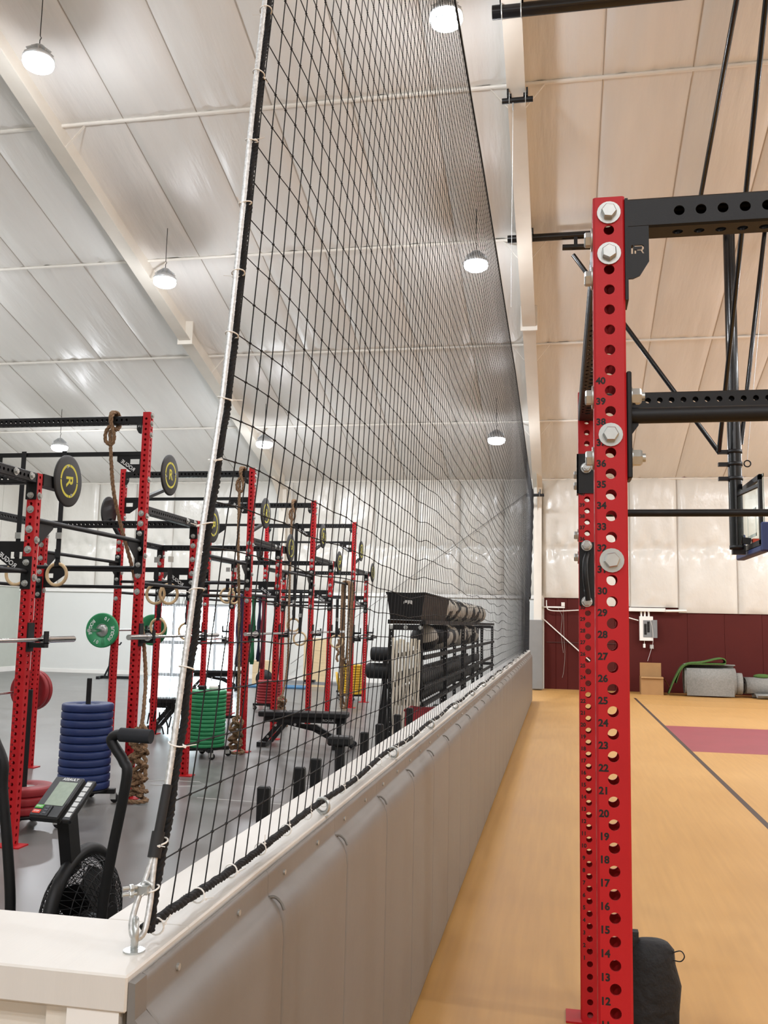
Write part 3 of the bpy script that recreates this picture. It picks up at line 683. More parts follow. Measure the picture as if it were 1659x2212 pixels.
for i, Y in enumerate(S_Y):
    for x, s in ((0.0, 1), (LX_, -1)):
        u = upright(rig, upS, x, Y, front=(2.426, 2.278, 2.126), right=(2.53, 2.20, 1.92))
        inst('base_plate', bplate, rig, (x, Y, 0))
        inst('bracket', BRK, rig, (x, Y, 2.50)); inst('bar_bracket', PLATEB, rig, (x, Y, 1.835))
        for z in (2.53, 2.655, 2.03, 1.877): inst('nut', NUT, u, (0, FB - .009, z))
        if x == 0 or i > 0: inst('j_cup', JC if s > 0 else JC, rig, (x, Y, 1.50), (0, 0, 0 if s > 0 else math.pi))
    inst('crossmember', xb_me, rig, (LX_ + RW / 2 + .002, Y, 2.66), (0, math.pi / 2, 0))
    # lateral pull-up bar with lettered gussets
    MB().bar((LX_ + .04, Y + .02, 2.165), (-.04, Y + .02, 2.165), .05, .05).build('pull_up_bar', BLACK, rig)
    inst('gusset', gus, rig, (-.038, Y - .012, 2.145)); inst('gusset', gusL, rig, (LX_ + .038, Y - .012, 2.145))
    t = inst('lettering', rog, rig, (-.038 - .135, Y - .012, 2.145 - .098)); t.rotation_euler = (0, -0.60 + math.pi * 0, math.pi)
    MB().tube((LX_ + .04, Y, 1.972), (-.04, Y, 1.972), .018, 12).build('pull_up_bar', BLACK, rig)
for i, Y in enumerate(T_Y):
    for x, s in ((0.0, 1), (LX_, -1)):
        u = upright(rig, upT, x, Y, front=(2.621, 2.524, 2.035, 1.884), right=(3.57, 3.49, 3.38, 2.95, 2.60, 2.22))
        inst('base_plate', bplate, rig, (x, Y, 0)); inst('bar_bracket', PLATEB, rig, (x, Y, 2.22)); inst('bar_bracket', PLATEB, rig, (x, Y, 2.05))
        for z in (2.427, 2.283, 2.135): inst('nut', NUT, u, (0, FB - .009, z))
        inst('j_cup', JC, rig, (x, Y, 1.50), (0, 0, 0 if s > 0 else math.pi))
        gx = inst('gusset', gp, rig, (x - s * .066, Y - .036, 3.45), (0, 0, 0 if s < 0 else math.pi))
        # target on a raised arm
        if s > 0:
            MB().bar((x + .0, Y + .04, 2.78), (x + .03, Y + .36, 2.90), .05, .03).build('target_arm', BLACK, rig); disc(rig, (x + .05, Y + .45, 3.065), 1, 0.0)
        else:
            MB().bar((x, Y - .04, 2.70), (x - .03, Y - .26, 2.90), .05, .03).build('target_arm', BLACK, rig); disc(rig, (x - .05, Y - .27, 2.99), -1, 0.0)
    inst('crossmember', xb_me, rig, (LX_ + RW / 2 + .002, Y, 3.525), (0, math.pi / 2, 0))
    MB().bar((LX_ + .04, Y, 3.20), (-.04, Y, 3.20), .038, .038).build('pull_up_bar', BLACK, rig)
    inst('gusset', gus, rig, (-.038, Y - .012, 3.182)); inst('gusset', gusL, rig, (LX_ + .038, Y - .012, 3.182))
    t = inst('lettering', rog, rig, (-.038 - .135, Y - .012, 3.182 - .098)); t.rotation_euler = (0, -0.60, math.pi)
    MB().tube((LX_ + .04, Y, 2.107), (-.04, Y, 2.107), .018, 12).build('pull_up_bar', BLACK, rig)
    # lengthwise members
    for x, s in ((0.0, 1), (LX_, -1)):
        Ys = S_Y[i]
        ybm = perf_tube(Ys - Y - RW - .004, RW, 0.0127, PITCH_H, PITCH_H / 2 + .06, seg=8, zmin=.06, zmax=Ys - Y - RW - .064)
        ybm.build('side_beam', BLACK, rig, (x, Y + RW / 2 + .002, 2.66), (-math.pi / 2, 0, 0))
        for yy in (Ys - .32, Ys - .12): inst('bolt', BOLT, rig, (x + s * .039, yy, 2.665), (0, 0, s * math.pi / 2))
        MB().bar((x, Ys + .040, 2.66), (x, Ys + .36 * (1 if s > 0 else .3), 2.66), .09, .09).build('target_arm', BLACK, rig)
        if s > 0: disc(rig, (x + .058, Ys + .36, 2.70), 1, -math.pi / 2 + .1)
        MB().tube((x, Y + .04, 1.965), (x, Ys - .04, 1.965), .018, 12).build('pull_up_bar', BLACK, rig)
        if i < 4:
            MB().tube((x, Ys + .04, 2.354), (x, T_Y[i + 1] - .04, 2.354), .020, 12).build('pull_up_bar', BLACK, rig)
            inst('gusset', gusY, rig, (x, Ys + .039, 2.335)); inst('gusset', gusY, rig, (x, T_Y[i + 1] - .039, 2.335), (0, 0, math.pi))

for x_, y_, z_ in ((LX_, 7.98, .845), (LX_, 9.28, .845), (0, 17.43, 1.362), (0, 18.73, 1.362), (LX_, 14.28, 1.332), (LX_, 15.58, 1.332)): inst('j_cup', JC, rig, (x_, y_, z_), (0, 0, 0 if x_ == 0 else math.pi))
# gymnastic rings
WOOD = mat('pale_ring_wood', 'C9AE85', 0.5, var=0.12, vscale=30, stretch=(1, 1, 1)); STRAPB = mat('black_webbing', '131316', 0.8, var=0.2, vscale=20)
def ring(x, y, z, ztop, label, yaw=0.0):
    e = empty('gymnastic_ring', (x, y, z), yaw, label, 'gymnastic ring', 'wooden rings on black straps')
    MB().torus((0, 0, 0), .102, .0155, 'Y', 36, 10).build('ring', WOOD, e)
    MB().bx(-.024, .024, -.003, .003, .083, ztop - z + .03).bx(-.026, .026, -.012, -.003, .16, .24).build('strap', STRAPB, e)
    MB().bx(-.022, .022, -.019, .019, .080, .122).build('strap_wrap', STRAPB, e)
    MB().bx(-.028, .028, -.016, -.003, .34, .40).build('buckle', ZINC, e)
ring(-4.71, 7.93, 2.035, 3.20, 'wooden ring hanging clear below the first bent target disc')
ring(-5.14, 7.93, 2.035, 3.20, 'wooden ring half hidden behind the nearest red upright')
ring(-4.30, 9.235, 1.90, 2.14, 'wooden ring behind the second rope, above the bright doors')
ring(-4.10, 9.13, 1.90, 2.14, 'wooden ring tucked beside the second short upright', 0.9)
ring(-4.66, 12.36, 1.98, 2.14, 'wooden ring on the high bar above the purple band', 0.05)
ring(-4.52, 12.26, 1.97, 2.14, 'wooden ring turned edge-on above the purple band', 1.1)
ring(-4.71, 11.08, 1.48, 2.09, 'wooden ring low in front of the bright doors')
ring(-5.10, 11.08, 1.53, 2.09, 'wooden ring against the bright doors, left of its twin')
ring(-4.22, 14.23, 1.575, 3.2, 'wooden ring with a long strap in front of the plywood boxes')
ring(-4.10, 14.20, 1.36, 2.09, 'lowest wooden ring in front of the tall plywood stack')
ring(-3.74, 15.2, 1.31, 2.0, 'wooden ring beside the third short upright', 0.3)

# climbing ropes
MANILA = mat('brown_manila_rope', '7C6147', 0.85, var=0.35, vscale=60, bump=0.5, bscale=200, dist=0.004)
def climbing_rope(tx, ty, bx, by, label, coil_h=0.62, behind=False):
    e = empty('climbing_rope', (bx, by, 0), 0, label, 'rope', 'manila climbing ropes')
    dx, dy = tx - bx, ty - by
    z0 = 3.48
    line = smooth_pts([(dx, dy - .08, z0 - .06), (dx * .85, dy - .10, z0 - .8), (dx * .5, dy - .10, 1.9), (dx * .15, dy - .10, coil_h + .5), (0, 0, coil_h)], 10) if not behind else smooth_pts([(dx, dy - .07, z0 - .06), (dx * .93, dy - .075, z0 - .38), (dx * .86, dy - .06, z0 - .66), (dx * .78, dy + .03, z0 - .95), (dx * .42, dy + .09, 1.9), (dx * .18, dy + .09, coil_h + .6), (dx * .04, dy * .7, coil_h + .2), (0, 0, coil_h)], 10)
    rope_path(line, .0195, 7, 3, .022, 6).build('line', MANILA, e)
    hitch = []
    for k in range(30):
        a = k * .52; hitch.append((dx + .028 * math.sin(a * .31) + (k - 15) * .002, dy + .085 * math.cos(a), z0 + .045 + .085 * math.sin(a)))
    hitch += [(dx + .02, dy - .085, z0 - .02), (dx + .055, dy - .085, z0 - .12), (dx + .03, dy - .08, z0 - .20), (dx - .03, dy - .085, z0 - .17), (dx - .035, dy - .085, z0 - .08), (dx, dy - .08, z0 - .02)]
    rope_path(smooth_pts(hitch, 3), .0195, 7, 3, .02, 6).build('hitch', MANILA, e)
    braid = []
    m = int(64 * coil_h / .62)
    for k in range(m):
        f = k / (m - 1); a = k * 1.45
        braid.append((.068 * math.sin(a) + .02 * math.sin(k * .7), .055 * math.sin(2 * a + .4), (coil_h - .04) * (1 - f) + .05 + .045 * math.cos(a * 3.0) * min(1, 3 * (1 - f) + .1)))
    braid += [(.12, -.05, .03), (.06, -.12, .024), (-.06, -.1, .024)]
    rope_path(smooth_pts([(0, 0, coil_h)] + braid, 5), .0195, 7, 3, .02, 6).build('braided_tail', MANILA, e)
climbing_rope(-4.235, 7.98, -3.735, 7.86, 'nearest brown climbing rope, its tail braided up beside the blue plates', .62, True)
climbing_rope(-4.06, 11.13, -3.94, 10.97, 'brown climbing rope with a knotted tail beside the green plates', .40)
climbing_rope(-4.30, 14.28, -4.28, 13.9, 'brown climbing rope with its tail ending behind the near bench', .42)
e = empty('battle_rope', (-3.979, 17.03, 0), 0, 'doubled brown battle rope draped over the farthest tall upright', 'rope')
for k, (oy, bot, wd) in enumerate(((-.26, .95, .07), (-.20, .05, .06), (-.14, .30, .08), (-.08, .05, .07), (-.02, .12, .06), (.04, .85, .08))):
    L = [(0, oy, 2.405)] + [(-wd * min(1, .85 + .1 * t), oy + .012 * math.sin(k + t), 2.36 - (2.36 - bot) * t / 6) for t in range(0, 6)] + [(-wd * .7, oy, bot + .03), (0, oy, bot), (wd * .7, oy, bot + .03)]
    L += [(wd * min(1, .85 + .1 * t), oy + .012 * math.sin(k * 2 + t), 2.36 - (2.36 - bot) * t / 6) for t in range(5, -1, -1)] + [(0, oy, 2.405)]
    rope_path(smooth_pts(L, 5), .021, 6, 3, .04, 5).build('rope_loop', MANILA, e)
rope_path(smooth_pts([(-.11 + .02 * math.sin(k), -.30, 1.3 - .03 * k + .03 * math.sin(k * 2.2)) for k in range(14)], 3), .022, 6, 3, .03, 5).build('rope_knot', MANILA, e)

# barbells and plates
def barbell(cx, cy, cz, label, m=CHROME, bm=None):
    e = empty('barbell', (cx, cy, cz), 0.0105, label, 'barbell', 'barbells on the rig')
    MB().tube((0, -.69, 0), (0, .69, 0), .0145, 14).build('shaft', m, e)
    for s in (-1, 1):
        MB().tube((0, s * .69, 0), (0, s * .715, 0), .038, 20).build('collar', bm or m, e)
        MB().tube((0, s * .715, 0), (0, s * 1.10, 0), .0245, 18).tube((0, s * 1.10, 0), (0, s * 1.103, 0), .017, 14).build('sleeve', bm or m, e)
    return e
BZ = 1.468
barbell(-3.72, 5.48, BZ, 'chrome barbell reaching past the nearest red upright from the left edge')
barbell(-3.75, 8.63, BZ, 'chrome barbell racked in front of the bright doors')
barbell(-3.785, 11.78, BZ, 'chrome barbell racked above the near bench')
barbell(-3.81, 14.93, BZ, 'chrome barbell racked behind the third climbing rope')
barbell(-5.85, 11.761, BZ, 'chrome barbell loaded with a green plate on the left row')
barbell(-5.822, 8.611, 0.81, 'low chrome barbell holding red plates at the left edge')
barbell(-3.85, 18.08, 1.33, 'black barbell racked on the farthest uprights', BLACK)
barbell(-5.887, 14.911, 1.30, 'short chrome sleeve showing beside the plywood boxes')
PC = {n: mat('bumper_' + n, c, .5, var=.06, vscale=8, bump=.05, bscale=120) for n, c in dict(green='2B8A58', blue='1D3062', red='8E1F26', yellow='D2A81E', black='1C2021').items()}
def plate_mesh(colour, t, r=.225):
    mb = MB(); h = t / 2
    mb.lathe([(.026, -h * .55), (.09, -h * .55), (.10, -h * .5), (.105, -h), (r - .012, -h), (r - .011, -h), (r - .001, -h * .72), (r, -h * .68), (r, h * .68), (r - .001, h * .72), (r - .011, h), (r - .012, h), (.105, h), (.10, h * .5), (.09, h * .55), (.026, h * .55), (.026, -h * .55)], 44, cap=False)
    return mb.mesh('bumper_plate', PC[colour])
HUB = {t: MB().lathe([(.0265, -t * .30), (.085, -t * .30), (.085, t * .30), (.0265, t * .30)], 28, cap=False).mesh('steel_hub', ZINC) for t in (.046, .066, .05)}
_pm = {}
def plate(x, y, z, colour, t, label, group, rot=(0, 0, 0), letters=False):
    if (colour, t) not in _pm: _pm[(colour, t)] = plate_mesh(colour, t)
    o = inst('bumper_plate', _pm[(colour, t)], None, (x, y, z), rot); tag(o, label, 'weight plate', group)
    inst('steel_hub', HUB[t], o)
    if letters:
        for a0, w_ in ((0.25, 'ROGUE'), (0.25 + math.pi, 'ROGUE'), (math.pi * .5 + .45, '10'), (math.pi * 1.5 + .45, '10')):
            for q, ch in enumerate(w_):
                a = a0 + (len(w_) - 1) * .13 - q * .26; R_ = .163
                l_ = bpy.data.objects.new('lettering', text_mesh(ch, .062, .0004, LETW, .001)); link(l_, o)
                l_.matrix_local = Matrix.Translation((R_ * math.sin(-a + math.pi / 2), R_ * math.cos(-a + math.pi / 2), -t / 2 - .0004)) @ Matrix.Rotation(-(math.pi / 2 - a), 4, 'Z') @ Matrix.Rotation(math.pi / 2, 4, 'X') @ Matrix.Scale(-1, 4, (1, 0, 0)) @ Matrix.Scale(-1, 4, (1, 0, 0))
    return o
# +Z of a plate lies along the bar (Y)
ROTB = (-math.pi / 2, 0, 0)
plate(-5.85, 11.03, BZ, 'green', .046, 'green lettered plate on the near end of the loaded barbell', 'loaded plates', ROTB, True)
plate(-5.85, 12.53, BZ, 'green', .046, 'dark backlit plate on the far end of the loaded barbell', 'loaded plates', ROTB)
plate(-5.822, 9.40, .81, 'red', .066, 'inner red plate on the low barbell at the left edge', 'loaded plates', ROTB)
plate(-5.822, 9.475, .81, 'red', .066, 'outer red plate on the low barbell at the left edge', 'loaded plates', ROTB)
RUB = mat('caster_rubber', '101012', .6, var=.1)
CAST = None
def cart(x, y, label, pole=1.07, rz=0.3):
    e = empty('plate_cart', (x, y, 0), rz, label, 'cart', 'wheeled plate carts')
    MB().bar((-.28, 0, .10), (.28, 0, .10), .06, .04).bar((0, -.28, .10), (0, .28, .10), .06, .04).lathe([(.21, .10), (.22, .105), (.22, .122), (.21, .127)], 28).build('base', BLACK, e)
    if pole: MB().cbox(-.0205, .0205, -.0135, .0135, .10, pole, .004).build('pole', BLACK, e)
    for sx, sy_ in ((1, 0), (-1, 0), (0, 1), (0, -1)):
        cx, cy_ = sx * .26, sy_ * .26
        w = MB().lathe([(.012, -.014), (.034, -.013), (.038, -.008), (.038, .008), (.034, .013), (.012, .014)], 18, (cx + .018, cy_, .038), 'Y').build('wheel', RUB, e)
        MB().bx(cx - .02, cx + .03, cy_ + .016, cy_ + .019, .03, .08).bx(cx - .02, cx + .03, cy_ - .019, cy_ - .016, .03, .08).bx(cx - .022, cx + .022, cy_ - .022, cy_ + .022, .078, .083).tube((cx + .018, cy_ - .021, .038), (cx + .018, cy_ + .021, .038), .006, 8).build('caster_fork', ZINC, e)
ORD = 'top second third fourth fifth sixth seventh eighth ninth tenth eleventh twelfth thirteenth fourteenth fifteenth'.split()
def stack(x, y, colour, t, n, what, group, gap=.0015):
    for k in range(n):
        z = .1275 + t / 2 + k * (t + gap); i = n - 1 - k
        lab = f'{ORD[i]} {colour} plate on the {what}' if i == 0 else f'{ORD[i]} {colour} plate from the top on the {what}'
        plate(x + random.uniform(-.0008, .0008), y + random.uniform(-.0008, .0008), z, colour, t, lab, group, (0, 0, random.uniform(0, 6)))
cart(-4.18, 7.70, 'wheeled cart carrying the tall blue plate stack', 1.09); stack(-4.18, 7.70, 'blue', .066, 11, 'cart behind the exercise bike', 'blue plates on their cart')
cart(-4.12, 6.66, 'wheeled cart with red plates behind the nearest upright', 1.06); stack(-4.12, 6.66, 'red', .066, 3, 'cart behind the nearest upright', 'red plates on the near cart')
cart(-4.19, 10.60, 'wheeled cart carrying the tall green plate stack', .74, .6); stack(-4.19, 10.60, 'green', .046, 14, 'cart by the second climbing rope', 'green plates on their cart')
cart(-5.30, 16.4, 'wheeled cart with red plates behind the second climbing rope', .5); stack(-5.30, 16.4, 'red', .05, 8, 'cart behind the second climbing rope', 'red plates on the far cart')
cart(-5.35, 14.0, 'wheeled cart with red plates by the second short upright', .6); stack(-5.35, 14.0, 'red', .05, 7, 'cart half hidden by the second short upright', 'red plates on the middle cart')
cart(-4.36, 19.15, 'wheeled cart carrying the yellow plate stack', .7); stack(-4.36, 19.15, 'yellow', .05, 12, 'far cart behind the battle rope', 'yellow plates on their cart')
plate(-4.68, 19.3, .35, 'yellow', .05, 'yellow plate leaning on the side of the yellow stack', 'yellow plates on their cart', (0, math.radians(78), 0.2))
bb_ = MB().cbox(-.05, .05, -.03, .03, 0, .05, .012).build('clip_box', BLACK, None, (-4.25, 10.57, .1275 + 14 * .0475), (0, 0, .3)); tag(bb_, 'small black box lying on top of the green plates', 'box')
tw = MB().lathe([(.01, -.055), (.028, -.05), (.03, 0), (.028, .05), (.01, .055)], 14, axis='X').build('towel_roll', WHITE, None, (-4.10, 10.55, .1275 + 14 * .0475 + .029), (0, 0, .2)); tag(tw, 'small rolled white cloth on top of the green plates', 'cloth')

# resistance bands
def band(x, y, zt, zb, w, col, label):
    e = empty('resistance_band', (x, y, zb), 0, label, 'band', 'resistance bands hanging from the rig')
    h = zt - zb; pts = []
    for k in range(25):
        a = math.pi * k / 24; pts.append((0, .032 * math.cos(a), h + .032 * math.sin(a)))
    for k in range(12): pts.append((.01 * math.sin(k), -.026 - .004 * math.sin(k * .5), h - (h - .03) * (k + 1) / 12))
    for k in range(13):
        a = math.pi * k / 12; pts.append((0, -.022 * math.cos(a), .03 - .03 * math.sin(a)))
    for k in range(12): pts.append((.006 * math.sin(k + 2), .022, .03 + (h - .03) * (k + 1) / 13))
    mb = MB(); q = []
    for p in pts: q += [(p[0] - w / 2, p[1], p[2]), (p[0] + w / 2, p[1], p[2]), (p[0] + w / 2, p[1] * .8, p[2]), (p[0] - w / 2, p[1] * .8, p[2])]
    m = len(pts); mb.add(q, [(i * 4 + k, i * 4 + (k + 1) % 4, ((i + 1) % m) * 4 + (k + 1) % 4, ((i + 1) % m) * 4 + k) for i in range(m) for k in range(4)], True)
    mb.build('loop', mat('band_' + col, {'purple': '2B2350', 'green': '1C6A43', 'navy': '1B2140', 'red': '7A1F2C'}[col], .55, var=.08), e)
band(-4.46, 12.43, 1.976, .98, .11, 'purple', 'wide purple resistance band hanging from the rig bar')
band(-4.36, 12.43, 1.976, 1.12, .04, 'navy', 'narrow navy resistance band beside the wide purple one')
band(-4.28, 12.43, 1.976, 1.02, .045, 'green', 'green resistance band hanging from the rig bar')
band(-4.19, 12.43, 1.976, 1.06, .03, 'navy', 'thin navy resistance band between the green and red ones')
band(-4.13, 12.43, 1.976, .96, .05, 'red', 'dark red resistance band hanging near the third upright')
# jump ropes
for k in range(7):
    x = -5.62 + k * .062; e = empty('jump_rope', (x, 12.22 + (k % 4) * .035, 0.0), 0.0, f'black jump rope, {["leftmost", "second", "third", "fourth", "fifth", "sixth", "rightmost"][k]} of those hanging by the bright doors', 'jump rope', 'jump ropes hanging by the doors')
    w = .05 + .015 * random.random(); z1, z2 = random.uniform(.12, .42), random.uniform(.05, .35); zt = 1.97 + random.uniform(-.02, .03)
    pts = [(-w, -.02, z1)] + [(-w, -.01, z1 + (zt - .1 - z1) * t / 4) for t in range(1, 5)] + [(-w * math.cos(a), 0, zt - .1 + .13 * math.sin(a)) for a in [math.pi * t / 8 for t in range(1, 8)]] + [(w, .0, z2 + (zt - .1 - z2) * t / 4) for t in range(4, -1, -1)]
    MB().path(pts, .0028, 5).build('cable', BLACK, e)
    for sx, z in ((-w, z1), (w, z2)):
        dx = random.uniform(-.04, .04); MB().tube((sx, -.02 if sx < 0 else 0, z), (sx + dx, .01, z - .15 if z > .17 else .02), .011, 8).build('handle', BLACK, e)

# benches
def bench(x, y, rz, label, L=1.18):
    e = empty('weight_bench', (x, y, 0), rz, label, 'bench', 'black weight benches')
    MB().cbox(-L / 2, -L / 2 + .34, -.14, .14, .385, .455, .012).build('seat_pad', BLACK, e); MB().cbox(-L / 2 + .36, L / 2, -.14, .14, .385, .455, .012).build('back_pad', BLACK, e)
    MB().bx(-L / 2 + .06, L / 2 - .04, -.035, .035, .31, .384).build('pad_frame', BLACK, e)
    MB().extrude([(-L / 2 + .28, .30), (-L / 2 + .50, .315), (L / 2 - .16, .06), (L / 2 - .16, .145), (L / 2 - .42, .29)], -.04, .04).build('main_beam', BLACK, e)
    MB().bar((L / 2 - .12, 0, .04), (L / 2 - .12, 0, .384), .07, .06).bx(L / 2 - .17, L / 2 - .07, -.25, .25, 0, .06).build('rear_leg', BLACK, e)
    MB().bar((-L / 2 + .30, 0, .33), (-L / 2 + .06, 0, .05), .07, .06).bar((-L / 2 + .38, 0, .33), (-L / 2 + .16, 0, .06), .05, .05).bx(-L / 2 + .0, -L / 2 + .12, -.16, .16, 0, .06).build('front_leg', BLACK, e)
    MB().bar((L / 2 - .12, 0, .09), (L / 2 + .06, 0, .085), .05, .05).build('wheel_arm', BLACK, e)
    for s in (-1, 1): MB().lathe([(.01, -.02), (.042, -.018), (.042, .018), (.01, .02)], 16, (L / 2 + .07, s * .08, .045), 'Y').build('wheel', RUB, e)
    for bx_, bz in ((-L / 2 + .48, .285), (-L / 2 + .47, .235), (L / 2 - .22, .13), (L / 2 - .21, .09), (-L / 2 + .22, .27), (-L / 2 + .12, .12)): inst('bolt', BOLT, e, (bx_, -.0405, bz)).scale = (.6, 1, .6)
    inst('lettering', text_mesh('ROGUE', .045, .0005, LETW, .0006), e, (L / 2 - .26, -.0365, .348))
bench(-3.33, 11.86, .10, 'adjustable black bench beside the net, in front of the rig')
bench(-5.55, 13.05, .12, 'black bench in front of the bright doors', .95)
bench(-7.9, 20.5, .3, 'black bench far back by the plywood box')

# push sleds beside the half wall
def sled(y0, y1, label):
    e = empty('push_sled', (-1.20, (y0 + y1) / 2, 0), 0, label, 'sled', 'push sleds beside the half wall'); h = (y1 - y0) / 2
    for s in (-1, 1):
        MB().cbox(-.026, .026, s * h - .019, s * h + .019, .05, .965, .006).build('post', BLACK, e)
        MB().extrude([(-.30, .0), (.26, 0), (.30, .05), (-.34, .05)], s * h - .03, s * h + .03).build('skid', BLACK, e)
    MB().bx(-.03, .03, -h, h, .05, .11).bx(-.28, -.22, -h, h, .05, .10).build('cross_tube', BLACK, e)
    MB().lathe([(.03, 0), (.03, .3)], 14, (-.12, 0, .1)).build('weight_peg', BLACK, e)
for y0, y1, n in ((3.70, 4.23, 'nearest'), (4.52, 5.03, 'second'), (5.68, 6.16, 'third'), (6.85, 7.42, 'fourth')): sled(y0, y1, f'{n} black push sled with two posts behind the half wall')
MB_ = MB().cbox(-.065, .065, -.05, .05, 0, .05, .01).build('post_cap', BLACK, None, (-1.2, 5.03, .9655)); tag(MB_, 'black block lying on a sled post behind the half wall', 'block')

# air bike
bk = empty('air_bike', (-2.0, 3.4, 0), 0, 'black fan exercise bike with console behind the corner of the half wall', 'exercise bike')
MB().bar((.055, .13, .62), (.05, .07, .87), .072, .05).build('mast', BLACK, bk)
R_c = Matrix.Translation((0.02, .06, .915)) @ Matrix.Rotation(math.radians(-6), 4, 'Z') @ Matrix.Rotation(math.radians(38), 4, 'X')
def cpart(mb, name, m, parent=bk):
    o = mb.build(name, m, parent); o.data.transform(R_c); return o
con = cpart(MB().cbox(-.075, .062, -.105, .105, -.022, .012, .006), 'console', mat('console_black', '16171A', .4, var=.1))
cpart(MB().bx(-.038, .048, -.045, .075, .012, .0135), 'screen', mat('lcd_screen', '8E9C8C', .25, var=.05, vscale=60), con)
cpart(MB().cbox(-.070, .010, -.100, -.048, .012, .017, .002), 'keypad', mat('keypad_dark', '2A2C31', .5, var=.1), con)
for z0, cc, nm in ((-.068, '4FA63A', 'START'), (-.092, 'D9432F', 'STOP')):
    cpart(MB().cbox(-.064, -.028, z0, z0 + .018, .017, .0195, .001), 'button', mat('button_' + nm.lower(), cc, .5, var=.03), con)
    tm = MB(); mesh_into(tm, text_mesh(nm, .010, .0002, LETW, .0002), Matrix.Translation((-.046, z0 + .009, .0198)) @ Matrix.Rotation(-math.pi / 2, 4, 'X')); cpart(tm, 'lettering', LETW, con)
for a in (0, 1, 2): cpart(MB().cbox(-.016, .000, -.092 + a * .014, -.082 + a * .014, .017, .0185, .001), 'button', mat('button_grey', '4A4D55', .5, var=.03), con)
tm = MB(); mesh_into(tm, text_mesh('ASSAULT', .018, .0002, LETW, .0004), Matrix.Translation((0.005, .090, .0123)) @ Matrix.Rotation(-math.pi / 2, 4, 'X')); cpart(tm, 'lettering', LETW, con)
kp = cpart(MB().cbox(.075, .115, -.105, .100, -.016, .006, .004), 'program_strip', MATS['console_black'])
for q in range(7): cpart(MB().cbox(.083, .107, -.090 + q * .026, -.068 + q * .026, .006, .0085, .001), 'button', mat('button_white', 'C6C9C9', .5, var=.05), kp)
# fan cage: two wire domes and a rim
cz_ = .42; cyf = .22; Rf = .25
MB().torus((.06, cyf, cz_), Rf, .022, 'X', 40, 10).build('fan_rim', BLACK, bk)
rimb = MB()
for k in range(28):
    a0 = math.radians(-30 + 240 * k / 27)
for s in (-1, 1):
    mb = MB()
    for k in range(1, 8):
        r = Rf * k / 8; mb.torus((.06 + s * (.13 * (1 - (k / 8) ** 2) ** .5), cyf, cz_), r, .0022, 'X', 36, 4)
    for k in range(44):
        for tw_ in (-1, 1):
            pts = []
            for j in range(8):
                r = .03 + (Rf - .03) * j / 7; a = 2 * math.pi * k / 44 + tw_ * .5 * j / 7
                pts.append((.06 + s * (.13 * max(0, 1 - (r / Rf) ** 2) ** .5), cyf + r * math.cos(a), cz_ + r * math.sin(a)))
            mb.path(pts, .0018, 3, caps=False)
    mb.lathe([(.05, -.006), (.05, .006)], 18, (.06 + s * .13, cyf, cz_), 'X').build('wire_guard', BLACK, bk)
hub = MB()
for k in range(8):
    a = k * math.pi / 4; hub.bar((.06, cyf + .03 * math.cos(a), cz_ + .03 * math.sin(a)), (.06, cyf + .21 * math.cos(a), cz_ + .21 * math.sin(a)), .11, .004, .5)
hub.build('fan_blades', BLACK, bk)
MB().path([(.06 + x_, cyf + (Rf + .012) * math.cos(a), cz_ + (Rf + .012) * math.sin(a)) for x_, a in [(0, math.radians(t)) for t in range(40, 215, 7)]], .026, 10).build('fan_housing', BLACK, bk)
# handles
for nm, pts in (('handle_lever', [(.255, .02, .15), (.262, .0, .48), (.29, -.01, .70), (.345, -.02, 1.02), (.325, -.01, 1.085), (.285, .0, 1.13), (.262, .0, 1.165), (.285, .0, 1.185), (.33, 0, 1.186)]),
                ('handle_lever', [(-.135, .02, .15), (-.125, .0, .48), (-.155, 0, .72), (-.195, 0, .95), (-.20, 0, 1.05), (-.24, 0, 1.13), (-.26, 0, 1.165), (-.30, 0, 1.185), (-.34, 0, 1.186)])):
    MB().path(smooth_pts(pts, 6), .0205, 12).build(nm, BLACK, bk)
for s, x0 in ((1, .30), (-1, -.32)): MB().tube((x0, 0, 1.186), (x0 + s * .13, 0, 1.184), .0275, 16).build('grip', mat('grip_foam', '1D1F24', .85, var=.1), bk)
MB().bar((-.95, -.30, .12), (.06, .42, .12), .06, .08).bx(-.22, .34, .43, .50, 0, .08).bx(-1.2, -.80, -.34, -.27, 0, .08).bar((-.80, -.20, .12), (-.88, -.25, .80), .05, .05).build('frame', BLACK, bk)
MB().lathe([(.02, 0), (.09, .01), (.11, .04), (.08, .07), (.02, .075)], 20, (-.88, -.25, .80)).build('saddle', BLACK, bk)
MB().tube((.06, .0, .3), (.06, .22, .42), .03, 10).lathe([(.01, -.02), (.09, -.02), (.09, .02), (.01, .02)], 24, (.06, -.05, .3), 'X').build('crank', BLACK, bk)
for s in (-1, 1): MB().tube((.06, -.05, .3), (.06 + s * .10, -.05, .3), .012, 8).bar((.06 + s * .10, -.05, .3), (.06 + s * .10, -.05 + s * .12, .24), .02, .02).bx(.06 + s * .14 - .045, .06 + s * .14 + .045, -.05 + s * .12 - .03, -.05 + s * .12 + .03, .225, .25).build('pedal', BLACK, bk)
# uncoiled second object at the left edge: handle end of a neighbouring bike

